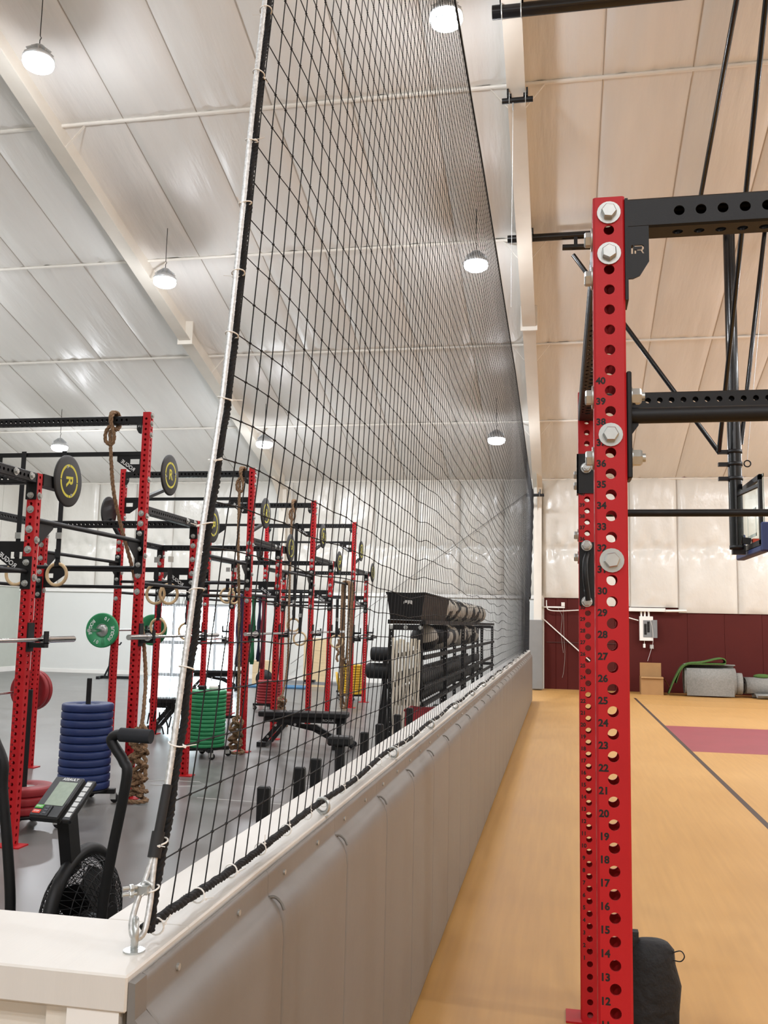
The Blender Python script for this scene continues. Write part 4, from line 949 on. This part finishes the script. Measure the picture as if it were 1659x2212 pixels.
# ---------------------------------------------------------------- storage rack along the half wall
st = empty('storage_rack', (-1.64, 9.8, 0), 0, 'long black storage rack of balls and dumbbells behind the half wall', 'rack')
RY = [0.0, 2.2, 4.4, 6.1, 7.9, 10.6]
for y in RY:
    for x in (-.16, .16):
        perf_tube(1.62, .05, .008, .0508, .03, seg=8).build('upright', BLACK, st, (x, y, 0))
    MB().bx(-.22, .22, y - .03, y + .03, 0, .01).build('foot', BLACK, st)
    for z in (.30, .80, 1.60): MB().bx(-.135, .135, y - .022, y + .022, z - .03, z + .03).build('end_brace', BLACK, st)
for x in (-.16, 0, .16): inst('bolt', BOLT, st, (x, -.026, 1.60)).scale = (.8, 1, .8)
inst('bolt', BOLT, st, (.16, -.026, .80)).scale = (.8, 1, .8)
for a, b in zip(RY, RY[1:]):
    for z in (.30, .80, .98, 1.30, 1.68):
        for x in (-.19, .19): MB().bx(x - .018, x + .018, a + .03, b - .03, z - .045, z).build('shelf_rail', BLACK, st)
# bin on the top shelf
bn = empty('storage_bin', (-1.64, 9.75, 1.682), 0, 'large black open bin on the near end of the storage rack', 'bin')
q = []
for y, t in ((0, 0), (2.15, 1)):
    q += [(-.165, y, 0), (.165, y, 0), (.215, y - (.03 if not t else -.03), .285), (-.205, y - (.03 if not t else -.03), .285)]
MB().add(q, [(3, 2, 1, 0), (4, 5, 6, 7), (0, 1, 5, 4), (1, 2, 6, 5), (0, 4, 7, 3)]).build('shell', BLACK, bn)
MB().path([q[2], q[6], q[7], q[3]], .012, 8, closed=True).build('rim', BLACK, bn)
lg = MB(); 
wing = [(-.05, .0), (-.048, .022), (-.036, .04), (-.018, .05), (0, .052), (.004, .044), (.016, .048), (.034, .042), (.046, .028), (.052, -.012), (.04, -.004), (.026, .002), (.01, .006), (0, -.006), (-.012, .012), (-.03, .010)]
lg.extrude(wing, -.004, -.001); o = lg.build('emblem', mat('pale_emblem', 'B9B9B6', .5, var=.03), bn, (.03, -.022, .17)); o.rotation_euler = (math.radians(-6), 0, 0)
# medicine balls
BALLW = mat('ball_white_panel', 'A8A297', .55, var=.1, vscale=5); BALLK = mat('ball_black_panel', '18181A', .5, var=.15)
def med_ball(y, z, k, label, r=.172, x=-1.64):
    e = empty('medicine_ball', (x, y, z + r), 0, label, 'medicine ball', 'medicine balls on the storage rack')
    nu, nv = 24, 14
    for which, m, nm in ((0, BALLK, 'dark_panel'), (1, BALLW, 'pale_panel')):
        q = []; fs = []
        for j in range(nv + 1):
            th = math.pi * j / nv
            for i in range(nu):
                ph = 2 * math.pi * i / nu; q.append((r * math.sin(th) * math.cos(ph), r * math.sin(th) * math.sin(ph), r * math.cos(th)))
        for j in range(nv):
            for i in range(nu):
                if (((i + k * 5) // 6 + (1 if j > 6 and k % 2 else 0)) % 2) == which: fs.append((j * nu + i, (j + 1) * nu + i, (j + 1) * nu + (i + 1) % nu, j * nu + (i + 1) % nu))
        MB().add(q, fs, True).build(nm, m, e, rot=None).rotation_euler = (k * .7, k * 1.1 + .6, k * .9)
for k, y in enumerate((12.35, 12.72, 13.09, 13.46, 13.83, 14.5, 14.87, 15.24, 15.61, 16.2, 16.57, 16.94, 17.31, 18.0, 18.5)):
    med_ball(y, 1.681, k, f'black and white medicine ball, {["first", "second", "third", "fourth", "fifth", "sixth", "seventh", "eighth", "ninth", "tenth", "eleventh", "twelfth", "thirteenth", "fourteenth", "last"][k]} after the bin on the top shelf')
for k, y in enumerate((11.2, 12.4, 12.77, 13.14, 13.51, 14.6, 14.97, 15.34, 16.3, 16.9)):
    med_ball(y, 1.301, k + 3, f'medicine ball, {["first", "second", "third", "fourth", "fifth", "sixth", "seventh", "eighth", "ninth", "last"][k]} from the near end on the middle shelf')
HEXB = mat('dumbbell_rubber', '242322', .5, var=.2, vscale=20)
def ordinal(k):
    a = 'first second third fourth fifth sixth seventh eighth ninth tenth eleventh twelfth thirteenth fourteenth fifteenth sixteenth seventeenth eighteenth nineteenth'.split()
    if k < 19: return a[k]
    t = {2: 'twenty', 3: 'thirty', 4: 'forty', 5: 'fifty'}[(k + 1) // 10]; u_ = (k + 1) % 10
    return (t[:-1] + 'ieth') if u_ == 0 else t + '-' + a[u_ - 1]
dbh = MB().lathe([(.03, -.045), (.066, -.04), (.07, -.03), (.07, .03), (.066, .04), (.03, .045)], 6, axis='X', smooth=False).mesh('dumbbell_head', HEXB)
dbs = MB().tube((-.07, 0, 0), (.07, 0, 0), .016, 12).mesh('dumbbell_handle', CHROME)
n = 0
for z, sh in ((.981, 'upper'), (.801, 'lower')):
    y = 10.05; k = 0
    while y < 17.4:
        if min(abs(y - 9.8 - q_) for q_ in RY) > .10:
            e = empty('dumbbell', (-1.64, y, z + .062), 0, f'hex dumbbell, {ordinal(k)} from the near end of the {sh} dumbbell shelf', 'dumbbell', 'hex dumbbells on the storage rack')
            inst('head', dbh, e, (-.105, 0, 0)); inst('head', dbh, e, (.105, 0, 0)); inst('handle', dbs, e); k += 1
        y += .165
# kettlebells on the bottom shelf
kbm = MB().sphere((0, 0, .10), .10, 18, 12).lathe([(.05, 0), (.07, .002), (.075, .02)], 18).mesh('bell', BLACK)
kbh = MB().path(smooth_pts([(-.05, 0, .17), (-.062, 0, .22), (-.045, 0, .262), (0, 0, .272), (.045, 0, .262), (.062, 0, .22), (.05, 0, .17)], 5), .014, 8).mesh('handle', ZINC)
for k in range(8):
    e = empty('kettlebell', (-1.62, 10.2 + .26 * k + (.2 if k > 6 else 0), .301), random.uniform(0, 1), f'black kettlebell, {["first", "second", "third", "fourth", "fifth", "sixth", "seventh", "last"][k]} on the bottom rack shelf', 'kettlebell', 'kettlebells on the bottom shelf')
    inst('bell', kbm, e); inst('handle', kbh, e)
rp = empty('storage_tub', (-1.36, 9.12, 0), 0, 'tall dark red open tub on the floor to the right of the white pipes', 'tub')
for x0, x1, y0, y1 in ((-.13, .13, -.19, -.175), (-.13, .13, .175, .19), (-.13, -.115, -.175, .175), (.115, .13, -.175, .175)): MB().bx(x0, x1, y0, y1, 0, .80).build('side', PC['red'], rp)
MB().bx(-.115, .115, -.175, .175, 0, .015).build('bottom', PC['red'], rp)
MB().path([(-.13, -.19, .80), (.13, -.19, .80), (.13, .19, .80), (-.13, .19, .80)], .014, 8, closed=True).build('rim', PC['red'], rp)
for z in (.3, .6): MB().bx(-.136, .136, -.196, -.19, z - .02, z + .02).build('rib', PC['red'], rp)
pt = empty('pipe_holder', (-1.60, 9.58, 0), 0, 'low black tray holding the feet of the white pipes', 'holder')
MB().bx(-.17, .17, -.10, .10, 0, .012).build('tray', BLACK, pt)
for x0, x1, y0, y1 in ((-.17, .17, -.11, -.10), (-.17, .17, .10, .11), (-.18, -.17, -.11, .11), (.17, .18, -.11, .11)): MB().bx(x0, x1, y0, y1, 0, .12).build('lip', BLACK, pt)
# PVC pipes
PVC = mat('white_pvc_pipe', 'D9D2C2', .4, var=.05)
k = 0
for r_ in range(3):
    for c in range(8):
        xt = -1.745 + c * .040 + r_ * .009; xb_ = -1.715 + c * .0345 + r_ * .007; yt = 9.60 - r_ * .05; yb = 9.64 - r_ * .045; zt = 1.44 + .05 * random.random() - .02 * r_
        o = MB().tube((xb_, yb, .0135), (xt, yt, zt), .0152, 12).tube((xt, yt, zt), (xt, yt, zt + .001), .012, 10).build('pvc_pipe', PVC)
        tag(o, f'white plastic pipe, {["first", "second", "third", "fourth", "fifth", "sixth", "seventh", "eighth"][c]} from the left in the {["back", "middle", "front"][r_]} row by the rack', 'pipe', 'white pipes standing by the storage rack')
# rollers of the hyperextension bench
gh = empty('roller_bench', (-2.02, 10.3, 0), 0, 'black bench with two fat foam rollers beside the white pipes', 'bench')
FOAM = mat('black_foam', '17181A', .7, var=.15, vscale=12)
for x0, x1, y, z, r in ((-.10, .16, 0, 1.29, .078), (-.145, .16, 0, 1.10, .088)):
    MB().lathe([(.02, x0), (r * .85, x0), (r, x0 + .02), (r, x1 - .02), (r * .85, x1), (.02, x1)], 24, (0, y, z), 'X').build('roller', FOAM, gh)
MB().extrude([(-.06, 0), (.10, 0), (.085, .97), (.05, .97)], -.03, .03).bx(.04, .09, -.03, .03, .95, 1.33).build('post', BLACK, gh)
MB().bx(-.25, .22, -.04, .04, 0, .06).bar((.05, 0, .05), (.05, 1.5, .05), .06, .06).build('base', BLACK, gh)

# ---------------------------------------------------------------- far end of the gym
PLY = mat('birch_plywood', 'CDB68F', .55, var=.08, vscale=5, stretch=(1, 1, 6))
def ply(x, y, z, w, d, h, label, txt=None):
    e = empty('plyo_box', (x, y, z), .25, label, 'box', 'plywood jump boxes')
    MB().bx(-w / 2, w / 2, -d / 2, -d / 2 + .02, 0.001, h).bx(-w / 2, w / 2, d / 2 - .02, d / 2, .001, h).bx(-w / 2, -w / 2 + .02, -d / 2 + .02, d / 2 - .02, .001, h).bx(w / 2 - .02, w / 2, -d / 2 + .02, d / 2 - .02, .001, h).bx(-w / 2 + .02, w / 2 - .02, -d / 2 + .02, d / 2 - .02, h - .02, h).build('panel_shell', PLY, e)
    if txt:
        inst('number_print', text_mesh(txt, .13, .0005, INK, .002), e, (w / 2 + .001, 0, h * .45), (0, 0, math.pi / 2))
for k in range(4): ply(-6.12, 22.75, k * .302, .62, .50, .30, f'plywood jump box, {["bottom", "second", "third", "top"][k]} of the tall stack at the far wall', '30' if k % 2 else '20')
for k in range(2): ply(-7.55, 22.9, k * .302, .55, .45, .30, f'plywood jump box, {["lower", "upper"][k]} of the short stack behind the bands')
rw = empty('rowing_machine', (-5.9, 21.35, 0), 0.05, 'low grey rowing machine in front of the plywood stack', 'rowing machine')
MB().bar((-1.0, 0, .20), (.75, 0, .16), .05, .07).build('rail', mat('alloy_rail', 'A9ADB0', .35, .6, var=.05), rw)
MB().lathe([(.05, -.06), (.20, -.06), (.22, 0), (.20, .06), (.05, .06)], 26, (-1.1, 0, .24), 'Y').build('flywheel', BLACK, rw)
MB().bx(-.1, .14, -.10, .10, .20, .25).build('seat', BLACK, rw); MB().bx(.72, .78, -.28, .28, .0, .04).bx(.73, .77, -.02, .02, .04, .16).bx(-1.2, -1.0, -.3, .3, 0, .04).build('foot', BLACK, rw)
MB().lathe([(.01, -.02), (.06, -.02), (.06, .02), (.01, .02)], 16, (.80, -.2, .06), 'Y').build('wheel', WHITE, rw)
ts = empty('bar_stand', (-12.0, 22.9, 0), 0.2, 'black tripod stand against the far wall below the green plate', 'stand')
MB().bx(-.10, .95, -.03, .03, 0, .07).bx(-.13, -.05, -.35, .35, 0, .07).build('base', BLACK, ts); MB().bar((.12, 0, .05), (.16, 0, 1.0), .09, .07).build('post', BLACK, ts)
MB().bar((.0, 0, .07), (.14, 0, .40), .05, .04).bar((.28, 0, .07), (.15, 0, .40), .05, .04).build('brace', BLACK, ts)
MB().tube((.05, 0, .95), (.36, 0, .90), .02, 10).tube((.36, 0, .90), (.40, 0, .97), .02, 10).build('horn', BLACK, ts)
mt = MB().cbox(-.9, .9, -.3, .3, 0, .05, .01).build('exercise_mat', mat('blue_mat', '3E6E93', .7, var=.05), None, (-7.0, 21.9, 0), (0, 0, .05)); tag(mt, 'flat blue exercise mat beside the plywood stack', 'mat')

# ---------------------------------------------------------------- basketball backstop
bs = empty('basketball_backstop', (2.72, 15.0, 2.8), 0, 'ceiling-hung basketball backstop of black pipes with glass backboard', 'backstop')
def L3(x, y, z): return (x - 2.72, y - 15.0, z - 2.8)
def pipe(name, a, b, r, n=16, m=None): return MB().tube(L3(*a), L3(*b), r, n).build(name, m or BLACKGLOSS, bs)
pipe('ceiling_pipe', (-0.82, 10.6, 9.26), (6.55, 10.6, 9.26), .085)
pipe('ceiling_pipe', (-0.87, 15.0, 8.20), (6.55, 15.0, 8.20), .065)
pipe('mast', (2.72, 15.0, 5.3), (2.72, 15.0, 8.2), .092, 24); pipe('mast', (2.72, 15.0, 2.95), (2.72, 15.0, 5.35), .105, 24)
pipe('stay', (2.09, 10.6, 9.16), (2.18, 15.0, 8.14), .035); pipe('stay', (2.42, 10.6, 9.16), (2.47, 14.9, 4.45), .035); pipe('stay', (3.45, 15.2, 9.2), (2.84, 15.1, 4.59), .035)
pipe('brace', (0.227, 15.0, 7.86), (2.50, 15.0, 4.43), .038); pipe('brace_pipe', (0.05, 15.0, 8.0), (1.2, 15.0, 7.97), .05)
for x in (.27, 1.0): MB().bx(x - .03 - 2.72, x + .03 - 2.72, -.05, .05, 7.98 - 2.8, 8.22 - 2.8).build('hanger', BLACK, bs)
for z in (4.45, 4.25, 4.02): MB().lathe([(.107, -.03), (.118, -.03), (.118, .03), (.107, .03)], 20, L3(2.72, 15, z)).bx(-.25, -.1, -.04, .04, z - 2.8 - .03, z - 2.8 + .03).build('clamp', BLACK, bs)
MB().torus((.19, 0, 4.26 - 2.8), .05, .011, 'Y', 18, 6).build('winch_ring', BLACK, bs); MB().path([(.19, 0, 4.31 - 2.8), (.20, 0, 4.45 - 2.8), (.62, .0, 8.3 - 2.8)], .005, 5).build('hoist_cable', WIRE, bs)
for X in (-.58, 6.4):
    for Y, z, r in ((10.6, 9.26, .085), (15.0, 8.20, .065)):
        for s in (-1, 1):
            MB().path([L3(X + s * .12, Y - r - .01, z + .14), L3(X + s * .12, Y - r - .01, z - r * .5), L3(X + s * .12, Y, z - r - .012), L3(X + s * .12, Y + r + .01, z - r * .5), L3(X + s * .12, Y + r + .01, z + .14)], .008, 6).build('u_bolt', ZINC, bs)
            MB().box(L3(X + s * .12, Y, z + r + .04), (.05, .16, .08)).build('beam_clamp', BLACK, bs)
# head frame and board
bx_ = 2.93
MB().bar(L3(2.72, 15.0, 3.75), L3(2.92, 14.2, 3.80), .05).bar(L3(2.72, 15.0, 3.75), L3(2.92, 15.7, 3.80), .05).bar(L3(2.72, 15, 3.05), L3(2.92, 14.95, 3.02), .10).build('board_arm', BLACK, bs)
fr = MB()
for y in (14.10, 15.80): fr.bx(bx_ - .05 - 2.72, bx_ - .005 - 2.72, y - .05 - 15, y + .05 - 15, 2.90 - 2.8, 3.93 - 2.8)
for z in (2.93, 3.90): fr.bx(bx_ - .05 - 2.72, bx_ - .005 - 2.72, 14.05 - 15, 15.85 - 15, z - .04 - 2.8, z + .04 - 2.8)
fr.build('board_frame', BLACK, bs)
MB().bx(bx_ - .004 - 2.72, bx_ + .012 - 2.72, 14.03 - 15, 15.87 - 15, 2.88 - 2.8, 3.95 - 2.8).build('backboard', GL, bs)
bd = MB(); x0, x1 = bx_ + .0125 - 2.72, bx_ + .0145 - 2.72
for y in (14.055, 15.845): bd.bx(x0, x1, y - .025 - 15, y + .025 - 15, 2.88 - 2.8, 3.95 - 2.8)
for z in (2.905, 3.925): bd.bx(x0, x1, 14.03 - 15, 15.87 - 15, z - .025 - 2.8, z + .025 - 2.8)
for y in (14.645, 15.255): bd.bx(x0, x1, y - .025 - 15, y + .025 - 15, 3.08 - 2.8, 3.52 - 2.8)
for z in (3.105, 3.495): bd.bx(x0, x1, 14.62 - 15, 15.28 - 15, z - .025 - 2.8, z + .025 - 2.8)
bd.build('board_marking', WHITE, bs)
NAVY = mat('navy_board_pad', '20305E', .55, var=.06); 
MB().cbox(bx_ - .06 - 2.72, bx_ + .08 - 2.72, 13.99 - 15, 15.91 - 15, 2.79 - 2.8, 2.885 - 2.8, .02).build('edge_pad', NAVY, bs)
for y in (14.0, 15.90): MB().cbox(bx_ - .05 - 2.72, bx_ + .09 - 2.72, y - .035 - 15, y + .035 - 15, 2.80 - 2.8, 3.22 - 2.8, .015).build('edge_pad', NAVY, bs)
MB().lathe([(.05, 0), (.11, 0), (.11, .06), (.05, .06)], 20, L3(2.72, 15, 2.90)).bx(-.07, .12, -.06, .06, .02, .16).build('mast_foot', BLACK, bs)
rm = MB(); rm.torus(L3(bx_ + .40, 14.95, 3.05), .225, .011, 'Z', 30, 8); rm.bx(bx_ + .01 - 2.72, bx_ + .19 - 2.72, -.13, .03, 3.0 - 2.8, 3.06 - 2.8)
rm.build('hoop', mat('orange_rim', 'C2412A', .4, var=.03), bs)

# ---------------------------------------------------------------- things on the court's far wall
pn = empty('breaker_panel', (2.22, YF, 1.32), 0, 'white electrical breaker panel with open grey door on the maroon wall', 'electrical panel')
MB().cbox(-.19, .15, -.10, .04, 0, .63, .006).build('box', WHITE, pn)
MB().bx(-.10, .12, -.108, -.101, .09, .53).build('dead_front', mat('panel_grey', '7C7F80', .5, var=.05), pn)
for k in range(10):
    for s in (0, 1):
        MB().bx(-.075 + s * .075, -.015 + s * .075, -.116, -.108, .16 + k * .028 + s * .06, .184 + k * .028 + s * .06).build('breaker', BLACK, pn)
MB().bx(.13, .25, -.125, -.11, .08, .54).build('door', MATS['panel_grey'], pn)
for x in (-.14, -.05, .05): MB().tube((x, -.03, .63), (x, -.03, .76), .026, 10).build('conduit', WHITE, pn)
MB().tube((-.07, -.03, -.08), (-.07, -.03, 0), .007, 6).bx(-.10, -.045, -.05, 0.04, -.18, -.08).build('switch_box', WHITE, pn)
ob = MB().bx(.07, .16, -.05, .04, -.20, -.10).build('outlet_box', mat('outlet_grey', 'B2B0AA', .5, var=.03), pn)
MB().path(smooth_pts([(.0, -.14, .80), (.06, -.16, .60), (.13, -.15, .30), (.14, -.12, .0), (.12, -.08, -.13), (.07, -.08, -.30), (.0, -.08, -.52)], 6), .005, 5).build('hanging_wire', WHITE, pn)
MB().cbox(1.76 - 2.22, 2.68 - 2.22, -.13, .04, 2.075 - 1.32, 2.17 - 1.32, .006).build('wireway', WHITE, pn)
MB().tube((.462, -.13, .78), (.98, -.13, .79), .033, 12).build('conduit', WHITE, pn)
o = MB().path(smooth_pts([(-.36, YF - .08, 2.33), (-.35, YF - .08, 2.15), (-.28, YF - .08, 2.07), (0, YF - .08, 2.05), (1.0, YF - .08, 2.08), (2.0, YF - .08, 1.84)], 6), .014, 8).build('cable_run', WHITE); tag(o, 'white cable curving along the top of the maroon wall', 'cable')
o = MB().bx(-.45, .12, YF - .04, YF + .03, 2.13, 2.17).bx(.03, .12, YF - .05, YF + .03, 2.18, 2.28).build('junction_channel', WHITE); tag(o, 'short white channel with junction box beside the column', 'channel')
o = MB().bar((-.47, YF - .02, 1.86), (1.6, YF - .02, -.0 + .02), .028).build('brace_rod', WHITE); tag(o, 'white diagonal brace rod across the maroon wall', 'rod')
for k, pts in enumerate(([(-.05, 2.12), (-.02, 2.05), (.05, 1.9), (.02, 1.5), (.06, 1.1), (.08, .95)], [(.08, 2.12), (.09, 1.8), (.10, 1.3), (.12, .9), (.09, .5), (.05, .3)])):
    o = MB().path(smooth_pts([(a, YF + .0, b) for a, b in pts], 6), .005, 5).build('loose_wire', mat('grey_wire', '9A938C', .6, var=.0)); tag(o, ['short loose wire dangling beside the column', 'long loose wire dangling from the junction box'][k], 'wire')
o = MB().tube((-.80, 24.62, 5.25), (-7.35, 24.62, .45), .011, 8).build('brace_cable', mat('brace_cable_grey', '9C9A96', .5, var=.0)); tag(o, 'long thin diagonal brace cable across the far gym wall', 'cable')
# cardboard box
cbx = empty('cardboard_box', (2.25, 24.1, 0), .0, 'open brown cardboard box on the court against the maroon wall', 'box')
CARD = mat('cardboard', 'A07A4E', .75, var=.06, vscale=4)
MB().bx(-.27, .27, -.2, -.195, .0, .44).bx(-.27, .27, .195, .2, .0, .44).bx(-.27, -.265, -.195, .195, 0, .44).bx(.265, .27, -.195, .195, 0, .44).bx(-.265, .265, -.195, .195, 0, .005).build('body', CARD, cbx)
MB().bx(-.26, .26, .194, .200, .441, .775).build('flap', CARD, cbx); MB().add([(.27, -.195, .44), (.27, .195, .44), (.43, .195, .20), (.43, -.195, .20)], [(0, 1, 2, 3)]).build('flap', CARD, cbx)
MB().add([(-.27, -.2, .44), (.27, -.2, .44), (.27, -.24, .405), (-.27, -.24, .405)], [(0, 1, 2, 3)]).build('flap', CARD, cbx)
# felt rolls
FELT = mat('grey_felt', '85847F', .95, var=.14, vscale=30, bump=.3, bscale=80); TURF = mat('green_turf', '4C6B33', .95, var=.25, vscale=60, bump=.5, bscale=150)
def spiral(n, r0, r1, turns): return [((r0 + (r1 - r0) * k / n) * math.cos(2 * math.pi * turns * k / n), (r0 + (r1 - r0) * k / n) * math.sin(2 * math.pi * turns * k / n)) for k in range(n + 1)]
def sheet(mb, prof, h0, h1, t=.012):
    q = []
    for k, (a, b) in enumerate(prof):
        a0, b0 = prof[max(k - 1, 0)]; a1, b1 = prof[min(k + 1, len(prof) - 1)]; dx, dz = a1 - a0, b1 - b0; L = math.hypot(dx, dz) or 1; nx, nz = -dz / L * t, dx / L * t
        q += [(h0, a, b), (h1, a, b), (h1, a + nx, b + nz), (h0, a + nx, b + nz)]
    m = len(prof); mb.add(q, [(i * 4 + k, i * 4 + (k + 1) % 4, i * 4 + 4 + (k + 1) % 4, i * 4 + 4 + k) for i in range(m - 1) for k in range(4)], True); mb.add(q, [(3, 2, 1, 0), tuple(range(4 * m - 4, 4 * m))]); return mb
rl = empty('felt_roll', (3.66, 23.98, .405), -.03, 'big loose roll of grey felt with green turf draped over it', 'roll')
pr = spiral(90, .10, .375, 3.3); pr = [(a, b * 1.06) for a, b in pr]
sheet(MB(), pr, -.64, .56, .014).build('felt', FELT, rl); sheet(MB(), [(a * .8, b * .8 - .05) for a, b in pr[:-12]],   .54, .72, .014).build('felt', FELT, rl)
sheet(MB(), [(.30, .05), (.10, .30), (-.30, .28), (-.36, .0), (-.33, -.37)], -.60, .50, .014).build('felt', FELT, rl)
tp = smooth_pts([(-1.02, 0, -.37), (-.86, 0, .0), (-.70, 0, .28), (-.52, 0, .38), (-.2, 0, .42), (.10, 0, .50), (.26, 0, .52), (.33, 0, .46), (.30, 0, .39), (.1, 0, .385), (-.2, 0, .375), (-.55, 0, .36), (-.72, 0, .22), (-.84, 0, -.1)], 6)
mb = MB(); q = []
for p in tp: q += [(p.x, -.25, p.z), (p.x, .22, p.z), (p.x + .002, .22, p.z + .034), (p.x + .002, -.25, p.z + .034)]
mb.add(q, [(i * 4 + k, i * 4 + (k + 1) % 4, i * 4 + 4 + (k + 1) % 4, i * 4 + 4 + k) for i in range(len(tp) - 1) for k in range(4)], True).build('turf_strip', TURF, rl)
r2 = empty('felt_roll', (5.0, 24.2, .0), .1, 'low crumpled grey felt pile at the right edge of the court', 'roll')
sheet(MB(), [(a, b * .85 + .27) for a, b in spiral(70, .06, .30, 2.6)], -.55, .8, .014).build('felt', FELT, r2)
sheet(MB(), [(x_ - .2, abs(.10 * math.sin(x_ * 9)) + .01) for x_ in [-.45 + k * .03 for k in range(22)]], -.4, .5, .014).build('felt', FELT, r2)
MB().sphere((-.1, 0, .52), .18, 16, 8, (1.2, .8, .35)).build('turf_strip', TURF, r2)

# ---------------------------------------------------------------- high-bay lamps
LHOUS = mat('lamp_housing', 'C8CACB', 0.4, 0.5, var=0.03); LENS = mat('lit_lamp_lens', 'FFFFFF', 0.4, var=0.0, emit=('F4F7FF', 40.0))
def lamp(x, y, label):
    z = zc(y) - 1.0
    e = empty('high_bay_lamp', (x, y, z), 0, label, 'lamp', 'high bay lamps under the roof')
    MB().lathe([(.05, .20), (.07, .19), (.075, .12), (.12, .10), (.20, .03), (.205, 0.0), (.19, -.01)], 24).build('housing', LHOUS, e)
    for k in range(12):
        a = k * math.pi / 6; MB().bar((.06 * math.cos(a), .06 * math.sin(a), .16), (.17 * math.cos(a), .17 * math.sin(a), .075), .006, .05).build('cooling_fin', LHOUS, e)
    MB().lathe([(.195, -.012), (.20, -.05), (.185, -.09), (.14, -.12), (.08, -.135), (.02, -.14)], 24).build('lens', LENS, e)
    MB().path([(0, 0, .2), (0, 0, .28), (.02, 0, .31), (0, 0, .34), (0, 0, .98)], .006, 6).build('hanger_cord', BLACK, e)
    ld = bpy.data.lights.new('lamp_light', 'AREA'); ld.shape = 'DISK'; ld.size = 0.40; ld.energy = LAMP_W * (2.2 if y < -5 else 1.0); ld.color = (0.935, 0.97, 1.02); ld.spread = math.radians(180)  # added lamps behind the camera are boosted to brighten what faces it
    lo = bpy.data.objects.new('lamp_light', ld); link(lo, e); lo.location = (0, 0, -.145)
    pd = bpy.data.lights.new('lamp_glow', 'POINT'); pd.energy = LAMP_SIDE_W; pd.color = (0.935, 0.97, 1.02); pd.shadow_soft_size = 0.09
    po = bpy.data.objects.new('lamp_glow', pd); link(po, e); po.location = (0, 0, -.26)
for x, y, t in ((-6.72, 10.07, 'lit high bay lamp near the top left, beside the long rafter'), (-6.88, 14.5, 'lit high bay lamp halfway down the long left rafter'), (-6.95, 20.5, 'lit high bay lamp above the far end of the rig, behind the net'),
                (-12.32, 20.5, 'small lit high bay lamp low at the far left above the rig beam'), (-1.33, 10.06, 'lit high bay lamp at the top centre behind the net'), (-1.36, 14.5, 'lit high bay lamp at mid height behind the net edge'),
                (-1.42, 20.5, 'small lit high bay lamp near the far column behind the net')):
    lamp(x, y, t)
for x, y in ((-12.3, 10.0), (-12.3, 14.5), (-6.8, 3.5), (-12.3, 3.5), (6.6, 20.5), (6.6, 16.2), (6.6, 12.0), (11.5, 16.2), (6.6, 3.5), (11.5, 20.5), (11.5, 12.0), (11.5, 3.5), (-6.8, -6.0), (-2.5, -8.0), (2.6, -7.0), (8.0, -6.0), (-2.5, -13.0), (3.0, -13.0)):  # unseen lamps, added to light the court, ceiling and camera-facing surfaces
    lamp(x, y, 'unseen high bay lamp added outside the view to light the hall')
